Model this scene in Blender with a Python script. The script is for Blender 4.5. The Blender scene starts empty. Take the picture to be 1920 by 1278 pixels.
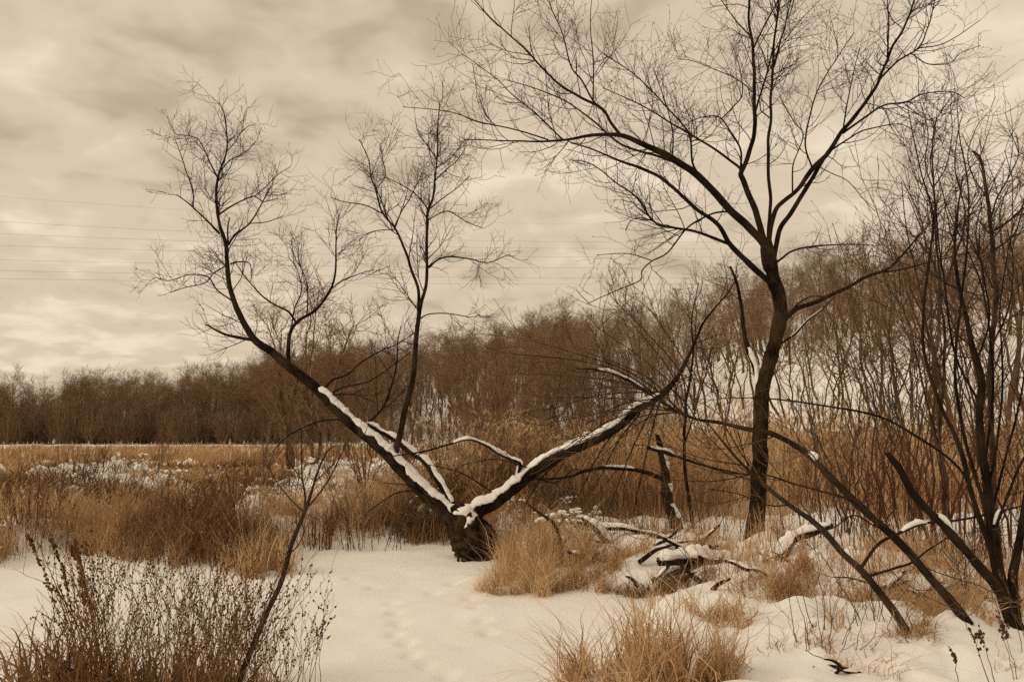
import bpy, math, random
import numpy as np
from mathutils import Vector

R = math.radians
rng = np.random.default_rng(7)
random.seed(7)
sc = bpy.context.scene
COL = sc.collection

# ------------------------------------------------------------------ camera
F, CX, CY, HOR, CAMZ = 1450.0, 960.0, 639.0, 815.0, 1.6      # photograph pixels, eye height in metres
PITCH = math.atan((HOR - CY) / F)
cam = bpy.data.cameras.new('camera')
cam.sensor_width = 36.0
cam.lens = F / 1920.0 * 36.0
cam.clip_start, cam.clip_end = 0.05, 3000
camo = bpy.data.objects.new('camera', cam)
COL.objects.link(camo)
camo.location = (0, 0, CAMZ)
camo.rotation_euler = (R(90) + PITCH, 0, 0)
sc.camera = camo
sc.render.resolution_x, sc.render.resolution_y = 1024, 681
sc.render.engine = 'CYCLES'
sc.cycles.use_denoising = False
sc.cycles.max_bounces = 5
sc.cycles.diffuse_bounces = 3
sc.cycles.transparent_max_bounces = 4
sc.cycles.pixel_filter_type = 'BLACKMAN_HARRIS'
sc.cycles.filter_width = 1.5
vs = sc.view_settings
vs.view_transform = 'Standard'
vs.look = 'None'
vs.exposure = 0.0
vs.gamma = 1.0

# ------------------------------------------------------------------ overcast sky
SUN_EL, SUN_AZ = 36.0, 250.0       # azimuth clockwise from +Y: to the left and a little behind the camera
world = bpy.data.worlds.new('World')
sc.world = world
world.use_nodes = True
wt = world.node_tree
wt.nodes.clear()


def wn(kind, **kw):
    n = wt.nodes.new(kind)
    for k, v in kw.items():
        setattr(n, k, v)
    return n


def wmath(op, a, b=None):
    n = wn('ShaderNodeMath', operation=op)
    for i, v in enumerate((a, b)):
        if v is None:
            continue
        if isinstance(v, (int, float)):
            n.inputs[i].default_value = v
        else:
            wt.links.new(v, n.inputs[i])
    return n.outputs[0]


w_out = wn('ShaderNodeOutputWorld')
w_bg = wn('ShaderNodeBackground')
w_tc = wn('ShaderNodeTexCoord')
w_sep = wn('ShaderNodeSeparateXYZ')
wt.links.new(w_tc.outputs['Generated'], w_sep.inputs[0])
den = wmath('ADD', wmath('MAXIMUM', w_sep.outputs[2], 0.0), 0.24)
cmb = wn('ShaderNodeCombineXYZ')
wt.links.new(wmath('DIVIDE', w_sep.outputs[0], den), cmb.inputs[0])
wt.links.new(wmath('DIVIDE', w_sep.outputs[1], den), cmb.inputs[1])


def wnoise(scale, detail, rough, dist, off):
    mp = wn('ShaderNodeMapping')
    mp.inputs['Location'].default_value = off
    wt.links.new(cmb.outputs[0], mp.inputs[0])
    n = wn('ShaderNodeTexNoise')
    n.inputs['Scale'].default_value = scale
    n.inputs['Detail'].default_value = detail
    n.inputs['Roughness'].default_value = rough
    n.inputs['Distortion'].default_value = dist
    wt.links.new(mp.outputs[0], n.inputs['Vector'])
    return n.outputs['Fac']


big = wnoise(1.0, 2.0, 0.45, 0.2, (22.8, 5.1, 0.0))
med = wnoise(6.5, 3.0, 0.5, 0.3, (68.3, 79.2, 0.0))
cl = wmath('ADD', wmath('MULTIPLY', big, 0.5), wmath('MULTIPLY', med, 0.5))
ramp = wn('ShaderNodeValToRGB')
ramp.color_ramp.interpolation = 'EASE'
e = ramp.color_ramp.elements
e[0].position, e[0].color = 0.33, (0.52, 0.415, 0.285, 1)
e[1].position, e[1].color = 0.66, (0.92, 0.785, 0.59, 1)
e2 = ramp.color_ramp.elements.new(0.5)
e2.color = (0.735, 0.602, 0.432, 1)
wt.links.new(cl, ramp.inputs[0])
nish = wn('ShaderNodeTexSky', sky_type='NISHITA')
nish.sun_disc = False
nish.sun_elevation = R(SUN_EL)
nish.sun_rotation = R(SUN_AZ)
nish.dust_density = 6.0
mixs = wn('ShaderNodeMixRGB')
mixs.inputs[0].default_value = 0.94          # the cloud deck hides nearly all of the clear sky
sk = wn('ShaderNodeVectorMath', operation='SCALE')
sk.inputs[3].default_value = 0.10
wt.links.new(nish.outputs[0], sk.inputs[0])
wt.links.new(sk.outputs[0], mixs.inputs[1])
wt.links.new(ramp.outputs[0], mixs.inputs[2])
wt.links.new(mixs.outputs[0], w_bg.inputs[0])
w_bg.inputs[1].default_value = 1.0
wt.links.new(w_bg.outputs[0], w_out.inputs[0])

sun = bpy.data.lights.new('sun', 'SUN')
sun.energy = 1.15
sun.angle = R(22)
sun.color = (1.0, 0.82, 0.62)
suno = bpy.data.objects.new('sun', sun)
COL.objects.link(suno)
sd = Vector((math.sin(R(SUN_AZ)) * math.cos(R(SUN_EL)), math.cos(R(SUN_AZ)) * math.cos(R(SUN_EL)), math.sin(R(SUN_EL))))
suno.rotation_euler = sd.to_track_quat('Z', 'Y').to_euler()
suno.location = (0, -20, 40)


# ------------------------------------------------------------------ pixel <-> place
def ray(px, py):
    cx, cy = (px - CX) / F, (CY - py) / F
    c, s = math.cos(PITCH), math.sin(PITCH)
    return np.array([cx, c - cy * s, s + cy * c])


def at(px, py, Y):
    d = ray(px, py)
    return np.array([0, 0, CAMZ]) + d * (Y / d[1])


def flat(px, py, z=0.0):
    d = ray(px, py)
    return (np.array([0, 0, CAMZ]) + d * ((z - CAMZ) / d[2]))


# ------------------------------------------------------------------ noise
def _h(ix, iy, iz, seed):
    n = (ix * 374761393 + iy * 668265263 + iz * 2147483647 + seed * 974711) & 0xffffffff
    n = ((n ^ (n >> 13)) * 1274126177) & 0xffffffff
    n = (n ^ (n >> 16)) & 0xffffff
    return n / float(0xffffff)


def vnoise(x, y, z=0.0, seed=0):
    x, y, z = np.broadcast_arrays(np.asarray(x, float), np.asarray(y, float), np.asarray(z, float))
    ix, iy, iz = np.floor(x).astype(np.int64), np.floor(y).astype(np.int64), np.floor(z).astype(np.int64)
    fx, fy, fz = x - ix, y - iy, z - iz
    fx, fy, fz = fx * fx * (3 - 2 * fx), fy * fy * (3 - 2 * fy), fz * fz * (3 - 2 * fz)
    r = 0
    for a in (0, 1):
        for b in (0, 1):
            for c in (0, 1):
                w = (fx if a else 1 - fx) * (fy if b else 1 - fy) * (fz if c else 1 - fz)
                r = r + w * _h(ix + a, iy + b, iz + c, seed)
    return r * 2 - 1


def fbm(x, y, z=0.0, seed=0, octv=3):
    r, a = 0, 1.0
    for i in range(octv):
        r = r + a * vnoise(np.asarray(x) * 2 ** i, np.asarray(y) * 2 ** i, np.asarray(z) * 2 ** i, seed + i)
        a *= 0.5
    return r


def sstep(a, b, x):
    t = np.clip((x - a) / (b - a), 0, 1)
    return t * t * (3 - 2 * t)


# ------------------------------------------------------------------ mesh helpers
def mesh_np(name, verts, faces, mat, parent=None, smooth=True, uv=None, tint=None):
    verts = np.ascontiguousarray(verts, dtype=np.float32).reshape(-1, 3)
    faces = np.ascontiguousarray(faces, dtype=np.int32)
    nf, k = faces.shape
    me = bpy.data.meshes.new(name)
    me.vertices.add(len(verts))
    me.vertices.foreach_set('co', verts.ravel())
    me.loops.add(nf * k)
    me.loops.foreach_set('vertex_index', faces.ravel())
    me.polygons.add(nf)
    me.polygons.foreach_set('loop_start', np.arange(0, nf * k, k, dtype=np.int32))
    me.update(calc_edges=True)
    me.polygons.foreach_set('use_smooth', np.full(nf, smooth, dtype=bool))
    if uv is not None:
        l = me.uv_layers.new(name='UVMap')
        l.data.foreach_set('uv', np.ascontiguousarray(uv, dtype=np.float32)[faces.ravel()].ravel())
    if tint is not None:
        a = me.attributes.new('tint', 'FLOAT', 'POINT')
        a.data.foreach_set('value', np.ascontiguousarray(tint, dtype=np.float32))
    me.materials.append(mat)
    o = bpy.data.objects.new(name, me)
    COL.objects.link(o)
    if parent is not None:
        o.parent = parent
        o.matrix_parent_inverse = parent.matrix_world.inverted() if False else o.matrix_parent_inverse
    return o


def tag(o, label=None, cat=None, group=None, kind=None):
    if label:
        o['label'] = label
    if cat:
        o['category'] = cat
    if group:
        o['group'] = group
    if kind:
        o['kind'] = kind
    return o


def thing(name, label, cat, group=None, loc=(0, 0, 0)):
    o = bpy.data.objects.new(name, None)
    o.empty_display_size = 0.2
    o.location = loc
    COL.objects.link(o)
    return tag(o, label, cat, group)


class Bag:
    """collects vertex and face arrays of one mesh"""
    def __init__(self):
        self.v, self.f, self.t, self.u, self.n = [], [], [], [], 0

    def add(self, v, f, tint=0.5, uv=None):
        v = np.asarray(v, float).reshape(-1, 3)
        self.v.append(v)
        self.f.append(np.asarray(f) + self.n)
        self.t.append(np.broadcast_to(np.asarray(tint, float), (len(v),)))
        self.u.append(uv if uv is not None else np.zeros((len(v), 2)))
        self.n += len(v)

    def build(self, name, mat, parent=None, smooth=True, off=None):
        v = np.concatenate(self.v)
        if off is not None:
            v = v - np.asarray(off)
        return mesh_np(name, v, np.concatenate(self.f), mat, parent, smooth, np.concatenate(self.u), np.concatenate(self.t))


def norm(v):
    return v / np.maximum(np.linalg.norm(v, axis=-1, keepdims=True), 1e-9)


def tangents(p):
    t = np.empty_like(p)
    t[:, 1:-1] = p[:, 2:] - p[:, :-2]
    t[:, 0] = p[:, 1] - p[:, 0]
    t[:, -1] = p[:, -1] - p[:, -2]
    return norm(t)


def frames(p):
    T = tangents(p)
    m = np.abs(norm(p[:, -1] - p[:, 0]))
    ref = np.eye(3)[np.argmin(m, axis=1)][:, None, :]
    U = norm(np.cross(np.broadcast_to(ref, T.shape), T))
    V = np.cross(T, U)
    return T, U, V


def tubes(p, r, k):
    """(M,N,3) paths with (M,N) radii -> verts, quads, uv"""
    M, N, _ = p.shape
    T, U, V = frames(p)
    a = np.arange(k) * 2 * math.pi / k
    ca, sa = np.cos(a), np.sin(a)
    v = p[:, :, None, :] + r[:, :, None, None] * (U[:, :, None, :] * ca[None, None, :, None] + V[:, :, None, :] * sa[None, None, :, None])
    idx = np.arange(M * N * k).reshape(M, N, k)
    i0, i1 = idx[:, :-1], idx[:, 1:]
    f = np.stack([i0, np.roll(i0, -1, 2), np.roll(i1, -1, 2), i1], -1).reshape(-1, 4)
    s = np.concatenate([np.zeros((M, 1)), np.cumsum(np.linalg.norm(np.diff(p, axis=1), axis=2), 1)], 1)
    uv = np.stack([np.broadcast_to(a[None, None, :] * 0.08, (M, N, k)), np.broadcast_to(s[:, :, None], (M, N, k))], -1).reshape(-1, 2)
    return v.reshape(-1, 3), f, uv


def catmull(P, n):
    P = np.asarray(P, float)
    if len(P) == 2:
        t = np.linspace(0, 1, n)[:, None]
        return P[0] * (1 - t) + P[1] * t
    Q = np.vstack([2 * P[0] - P[1], P, 2 * P[-1] - P[-2]])
    L = np.concatenate([[0], np.cumsum(np.linalg.norm(np.diff(P[:, :3], axis=0), axis=1))])
    s = np.linspace(0, L[-1], n)
    i = np.clip(np.searchsorted(L, s, side='right') - 1, 0, len(P) - 2)
    t = ((s - L[i]) / np.maximum(L[i + 1] - L[i], 1e-9))[:, None]
    a, b, c, d = Q[i], Q[i + 1], Q[i + 2], Q[i + 3]
    return 0.5 * (2 * b + (c - a) * t + (2 * a - 5 * b + 4 * c - d) * t * t + (3 * b - a - 3 * c + d) * t ** 3)


# ------------------------------------------------------------------ growing twigs
def spawn(p, r, dens, len_rng, ang, up=0.15, N=6, rmax=0.004, rmin=0.0012, tmin=0.12, jit=0.16, rk=0.6, taper=0.5, tip=0, bend=None, seg=None):
    """children on every path: dens per metre; length drawn from len_rng and shortened towards the parent's tip"""
    M, n, _ = p.shape
    d = np.linalg.norm(np.diff(p, axis=1), axis=2)
    L = d.sum(1)
    cnt = rng.poisson(np.maximum(L * (1 - tmin) * dens, 0.0)) + tip
    par = np.repeat(np.arange(M), cnt)
    K = len(par)
    if K == 0:
        return None
    t = tmin + (1 - tmin) * rng.random(K) ** 0.85
    if tip:
        last = np.concatenate([[False] * 0, par[1:] != par[:-1], [True]])
        t = np.where(last, 0.985, t)
    fi = t * (n - 1)
    i = np.clip(fi.astype(int), 0, n - 2)
    w = (fi - i)[:, None]
    p0 = p[par, i] * (1 - w) + p[par, i + 1] * w
    r0 = r[par, i] * (1 - w[:, 0]) + r[par, i + 1] * w[:, 0]
    T = norm(p[par, i + 1] - p[par, i])
    rv = rng.normal(size=(K, 3))
    S = norm(rv - (rv * T).sum(1, keepdims=True) * T)
    A = np.radians(rng.uniform(ang[0], ang[1], K))[:, None]
    D = norm(np.cos(A) * T + np.sin(A) * S)
    ln = rng.uniform(len_rng[0], len_rng[1], K) * (1 - taper * t)
    step = (ln / (N - 1))[:, None]
    out = np.empty((K, N, 3))
    out[:, 0] = p0
    upv = np.array([0, 0, 1.0]) * up
    if bend is not None:
        upv = upv + np.asarray(bend)
    for j in range(1, N):
        D = norm(D + upv + rng.normal(size=(K, 3)) * jit)
        out[:, j] = out[:, j - 1] + D * step
    rc = np.clip(r0 * rk, rmin * 1.25, rmax)
    prof = np.linspace(1, 0, N)[None, :] ** 0.8
    rad = rmin + (rc[:, None] - rmin) * prof
    return out, rad


def resample(p, r, n):
    L = np.concatenate([[0], np.cumsum(np.linalg.norm(np.diff(p, axis=0), axis=1))])
    s = np.linspace(0, L[-1], n)
    return np.stack([np.interp(s, L, p[:, i]) for i in range(3)], 1), np.interp(s, L, r)


# ------------------------------------------------------------------ materials
def material(name):
    m = bpy.data.materials.new(name)
    m.use_nodes = True
    nt = m.node_tree
    b = nt.nodes['Principled BSDF']
    return m, nt, b


def node(nt, kind, **kw):
    n = nt.nodes.new(kind)
    for k, v in kw.items():
        setattr(n, k, v)
    return n


def snow_mat(name, base=(0.88, 0.875, 0.86), bump=0.25):
    m, nt, b = material(name)
    g = node(nt, 'ShaderNodeNewGeometry')
    n1 = node(nt, 'ShaderNodeTexNoise')
    n1.inputs['Scale'].default_value = 1.3
    n1.inputs['Detail'].default_value = 5
    nt.links.new(g.outputs['Position'], n1.inputs['Vector'])
    rp = node(nt, 'ShaderNodeValToRGB')
    rp.color_ramp.elements[0].position = 0.3
    rp.color_ramp.elements[0].color = (base[0] * 0.94, base[1] * 0.93, base[2] * 0.91, 1)
    rp.color_ramp.elements[1].position = 0.65
    rp.color_ramp.elements[1].color = (*base, 1)
    nt.links.new(n1.outputs['Fac'], rp.inputs[0])
    nt.links.new(rp.outputs[0], b.inputs['Base Color'])
    b.inputs['Roughness'].default_value = 0.75
    b.inputs['Specular IOR Level'].default_value = 0.2
    n2 = node(nt, 'ShaderNodeTexNoise')
    n2.inputs['Scale'].default_value = 55
    n2.inputs['Detail'].default_value = 6
    n2.inputs['Roughness'].default_value = 0.7
    nt.links.new(g.outputs['Position'], n2.inputs['Vector'])
    bp = node(nt, 'ShaderNodeBump')
    bp.inputs['Strength'].default_value = bump
    bp.inputs['Distance'].default_value = 0.02
    nt.links.new(n2.outputs['Fac'], bp.inputs['Height'])
    nt.links.new(bp.outputs[0], b.inputs['Normal'])
    return m


def bark_mat(name, lo, hi, scale=1.0, bump=0.6):
    m, nt, b = material(name)
    uv = node(nt, 'ShaderNodeTexCoord')
    mp = node(nt, 'ShaderNodeMapping')
    mp.inputs['Scale'].default_value = (60 * scale, 9 * scale, 1)
    nt.links.new(uv.outputs['UV'], mp.inputs[0])
    n1 = node(nt, 'ShaderNodeTexNoise')
    n1.inputs['Scale'].default_value = 1.0
    n1.inputs['Detail'].default_value = 6
    n1.inputs['Roughness'].default_value = 0.65
    nt.links.new(mp.outputs[0], n1.inputs['Vector'])
    g = node(nt, 'ShaderNodeNewGeometry')
    n2 = node(nt, 'ShaderNodeTexNoise')
    n2.inputs['Scale'].default_value = 3.5
    n2.inputs['Detail'].default_value = 3
    nt.links.new(g.outputs['Position'], n2.inputs['Vector'])
    ad = node(nt, 'ShaderNodeMath', operation='ADD')
    nt.links.new(n1.outputs['Fac'], ad.inputs[0])
    nt.links.new(n2.outputs['Fac'], ad.inputs[1])
    hf = node(nt, 'ShaderNodeMath', operation='MULTIPLY')
    hf.inputs[1].default_value = 0.5
    nt.links.new(ad.outputs[0], hf.inputs[0])
    rp = node(nt, 'ShaderNodeValToRGB')
    rp.color_ramp.elements[0].position = 0.42
    rp.color_ramp.elements[0].color = (*lo, 1)
    rp.color_ramp.elements[1].position = 0.6
    rp.color_ramp.elements[1].color = (*hi, 1)
    nt.links.new(hf.outputs[0], rp.inputs[0])
    nt.links.new(rp.outputs[0], b.inputs['Base Color'])
    b.inputs['Roughness'].default_value = 0.95
    b.inputs['Specular IOR Level'].default_value = 0.1
    bp = node(nt, 'ShaderNodeBump')
    bp.inputs['Strength'].default_value = bump
    bp.inputs['Distance'].default_value = 0.03
    nt.links.new(n1.outputs['Fac'], bp.inputs['Height'])
    nt.links.new(bp.outputs[0], b.inputs['Normal'])
    return m


def tint_mat(name, cols, rough=0.85, translucent=0.0):
    """colour of each single blade or stem from its own tint value"""
    m, nt, b = material(name)
    at_ = node(nt, 'ShaderNodeAttribute', attribute_name='tint')
    rp = node(nt, 'ShaderNodeValToRGB')
    el = rp.color_ramp.elements
    el[0].position, el[0].color = 0, (*cols[0], 1)
    el[1].position, el[1].color = 1, (*cols[-1], 1)
    for i, c in enumerate(cols[1:-1]):
        x = el.new((i + 1) / (len(cols) - 1))
        x.color = (*c, 1)
    nt.links.new(at_.outputs['Fac'], rp.inputs[0])
    nt.links.new(rp.outputs[0], b.inputs['Base Color'])
    b.inputs['Roughness'].default_value = rough
    b.inputs['Specular IOR Level'].default_value = 0.15
    if translucent:
        tr = node(nt, 'ShaderNodeBsdfTranslucent')
        nt.links.new(rp.outputs[0], tr.inputs[0])
        mx = node(nt, 'ShaderNodeMixShader')
        mx.inputs[0].default_value = translucent
        nt.links.new(b.outputs[0], mx.inputs[1])
        nt.links.new(tr.outputs[0], mx.inputs[2])
        nt.links.new(mx.outputs[0], nt.nodes['Material Output'].inputs[0])
    return m


M_SNOW = snow_mat('snow_ground')
M_SNOWCAP = snow_mat('snow_cap', (0.9, 0.895, 0.885), 0.35)
M_BARK = bark_mat('dark_bark', (0.008, 0.005, 0.0025), (0.066, 0.044, 0.023), 1.0, 1.0)
M_BARK2 = bark_mat('willow_bark', (0.02, 0.013, 0.008), (0.13, 0.088, 0.052), 1.0, 1.0)
M_WOODS = bark_mat('woodland_bark', (0.05, 0.033, 0.019), (0.17, 0.115, 0.068), 0.4, 0.2)
M_TWIG = tint_mat('twig', [(0.014, 0.009, 0.005), (0.035, 0.023, 0.013), (0.075, 0.048, 0.026)])
M_TWIG_L = tint_mat('pale_twig', [(0.035, 0.022, 0.012), (0.10, 0.064, 0.036), (0.19, 0.125, 0.07)])
M_CROWN = tint_mat('woodland_twig', [(0.115, 0.068, 0.036), (0.245, 0.15, 0.083), (0.4, 0.26, 0.15)])  # lightened partly to stand in for haze over the distant wood
M_REED = tint_mat('dry_reed', [(0.18, 0.095, 0.042), (0.46, 0.28, 0.14), (0.65, 0.455, 0.265), (0.82, 0.65, 0.44)], translucent=0.35)
M_MARSH = tint_mat('marsh_grass', [(0.1, 0.05, 0.022), (0.29, 0.162, 0.072), (0.48, 0.3, 0.15), (0.68, 0.5, 0.31)], translucent=0.35)
M_FORB = tint_mat('dry_forb', [(0.05, 0.023, 0.01), (0.17, 0.082, 0.034), (0.36, 0.2, 0.09)])
M_LEAF = tint_mat('dry_leaf', [(0.13, 0.065, 0.028), (0.28, 0.155, 0.07), (0.42, 0.25, 0.12)], translucent=0.25)
M_RED = tint_mat('red_stem', [(0.045, 0.016, 0.009), (0.11, 0.038, 0.02), (0.2, 0.085, 0.042)])
M_WIRE = tint_mat('cable', [(0.09, 0.085, 0.08), (0.09, 0.085, 0.08)])

# ------------------------------------------------------------------ the lie of the land
CREEK_PX = [(-900, 1110), (0, 1070), (130, 1046), (270, 1062), (420, 1080), (525, 1078), (550, 1030), (640, 1022), (760, 1026), (850, 1024),
            (925, 1052), (932, 1094), (985, 1108), (1070, 1108), (1130, 1117), (1190, 1126), (1150, 1185), (1070, 1250), (1010, 1330), (900, 1700), (-900, 1700)]
CREEK = np.array([flat(x, y)[:2] for x, y in CREEK_PX])


def creek_sd(x, y):
    """signed distance to the edge of the frozen creek: negative on the ice"""
    x, y = np.asarray(x, float), np.asarray(y, float)
    dmin = np.full(x.shape, 1e9)
    inside = np.zeros(x.shape, bool)
    for i in range(len(CREEK)):
        a, b = CREEK[i], CREEK[(i + 1) % len(CREEK)]
        e = b - a
        t = np.clip(((x - a[0]) * e[0] + (y - a[1]) * e[1]) / (e @ e), 0, 1)
        dmin = np.minimum(dmin, np.hypot(x - a[0] - t * e[0], y - a[1] - t * e[1]))
        if a[1] != b[1]:
            c = ((a[1] > y) != (b[1] > y)) & (x < (b[0] - a[0]) * (y - a[1]) / (b[1] - a[1]) + a[0])
            inside ^= c
    return np.where(inside, -dmin, dmin)


MOUNDS = [(1430, 1215, 0.75, 0.15), (1300, 1130, 0.4, 0.09), (1215, 1075, 0.4, 0.08), (1340, 1062, 0.5, 0.22), (1240, 1055, 0.42, 0.2), (1480, 1120, 0.5, 0.12),
          (1800, 1240, 0.9, 0.12), (1960, 1190, 0.6, 0.25), (1640, 1110, 0.5, 0.14), (1120, 1075, 0.4, 0.08), (1420, 1050, 0.4, 0.12),
          (1606, 1256, 0.15, -0.11), (1512, 1228, 0.2, 0.12), (1560, 1205, 0.16, 0.07), (100, 1030, 0.4, 0.08), (930, 1005, 0.35, 0.2), (905, 1062, 0.22, 0.05), (868, 1056, 0.15, 0.03)]
MOUNDS = [(*flat(a, b, 0.15)[:2], c, d) for a, b, c, d in MOUNDS]
TRAIL = np.array([flat(a, b)[:2] for a, b in [(735, 1130), (742, 1150), (750, 1168), (740, 1185), (762, 1200), (770, 1222), (800, 1240), (838, 1262), (868, 1285),
                                              (880, 1120), (893, 1140), (905, 1165), (915, 1185), (700, 1100), (660, 1085), (812, 1110), (850, 1095)]])


def snow_hump(x, y):
    """where bent-down sedge carries a blanket of snow"""
    f = fbm(x * 0.5, y * 0.42, seed=31, octv=3)
    return sstep(0.2, 0.6, f + 0.30 * sstep(14, 18, y) * sstep(28, 23, y) - 0.16 * sstep(16, 13, y) - 0.3 * sstep(25, 30, y))


def height(x, y):
    x, y = np.asarray(x, float), np.asarray(y, float)
    sd_ = creek_sd(x, y)
    s2 = sd_ + 0.16 * fbm(x * 1.7, y * 1.7, seed=3, octv=2)
    bank = sstep(-0.05, 0.85, s2)
    h = 0.24 * bank
    hum = fbm(x * 0.9, y * 0.9, seed=11, octv=4)
    near = sstep(26, 10, y)
    h = h + bank * (0.09 + 0.05 * near) * hum
    h = h + bank * near * 0.085 * np.maximum(fbm(x * 2.7, y * 2.7, seed=21, octv=4), -0.25)
    h = h + 0.026 * fbm(x * 0.9, y * 0.7, seed=5, octv=3) + 0.007 * fbm(x * 5, y * 5, seed=6, octv=3)
    # snow lying over bent-down sedge in the marsh
    band = sstep(9.5, 12, y) * sstep(40, 30, y) * sstep(3.5, -1, x)
    h = h + band * bank * (0.3 + 0.12 * sstep(15, 19, y)) * snow_hump(x, y) * (1 + 0.45 * fbm(x * 2.3, y * 2.3, seed=33, octv=3))
    for mx, my, mr, mh in MOUNDS:
        h = h + mh * np.exp(-((x - mx) ** 2 + (y - my) ** 2) / (mr * mr))
    ok = (y < 12) & (np.abs(x) < 3)
    if np.any(ok):
        dent = np.zeros(x.shape)
        for tx, ty in TRAIL:
            dent = dent + 0.055 * np.exp(-(((x - tx) / 0.05) ** 2 + ((y - ty) / 0.09) ** 2)) - 0.010 * np.exp(-(((x - tx) / 0.10) ** 2 + ((y - ty) / 0.16) ** 2))
        h = h - dent
    h = h + hill(x, y)
    return h


def hill(x, y):
    t = 0.7 * x + 0.72 * y - 58.2
    u = x / np.maximum(y, 5.0)
    H = 7.5 + 9.0 * sstep(-0.35, 0.8, u)
    r = H * sstep(-2, 52, t + 3.0 * fbm(x * 0.03, y * 0.03, seed=41, octv=2))
    r = r + 0.6 * sstep(0, 20, t) * fbm(x * 0.09, y * 0.09, seed=42, octv=3)
    r = r + 2.5 * sstep(118, 190, y) * sstep(0.1, -0.2, u)
    return np.where(t > -30, r, np.where(y > 110, 2.5 * sstep(118, 190, y), 0.0))


def gz(x, y):
    return float(height(np.array([x]), np.array([y]))[0])


def gp(px, py):
    """the ground point seen at a pixel"""
    z = 0.1
    for _ in range(12):
        q = flat(px, py, min(z, 1.4))
        z = 0.5 * z + 0.5 * gz(q[0], q[1])
    q[2] = gz(q[0], q[1])
    return q


NU, NV = 350, 460
ys = -8 + np.concatenate([np.linspace(0, 10.5, 30), 10.5 + np.geomspace(0.06, 8, 180).cumsum() * (17.0 / np.geomspace(0.06, 8, 180).sum()) * 1.0])
ys = np.concatenate([np.linspace(-8, 2.6, 22), 2.6 + (np.geomspace(1, 60, NV - 40) - 1) / 59 * 0])[:22]
ys = np.concatenate([ys, np.geomspace(2.7, 30, 330), np.geomspace(30.5, 700, 110)])
us = np.sinh(np.linspace(-2.2, 2.2, NU)) / math.sinh(2.2) * 1.9
Yg, Ug = np.meshgrid(ys, us, indexing='ij')
Xg = Ug * (np.maximum(Yg, 0) + 3.0)
Zg = height(Xg, Yg)
nv, nu = Yg.shape
idx = np.arange(nv * nu).reshape(nv, nu)
fq = np.stack([idx[:-1, :-1], idx[:-1, 1:], idx[1:, 1:], idx[1:, :-1]], -1).reshape(-1, 4)
V = np.stack([Xg, Yg, Zg], -1).reshape(-1, 3)
hm = (hill(V[:, 0], V[:, 1]) > 0.12)[fq].all(1)
for nm, msk in (('snowy_ground', ~hm), ('hill', hm)):
    ff = fq[msk]
    used = np.unique(ff)
    mp_ = np.zeros(len(V), int)
    mp_[used] = np.arange(len(used))
    tag(mesh_np(nm, V[used], mp_[ff], M_SNOW), kind='structure')


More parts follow.
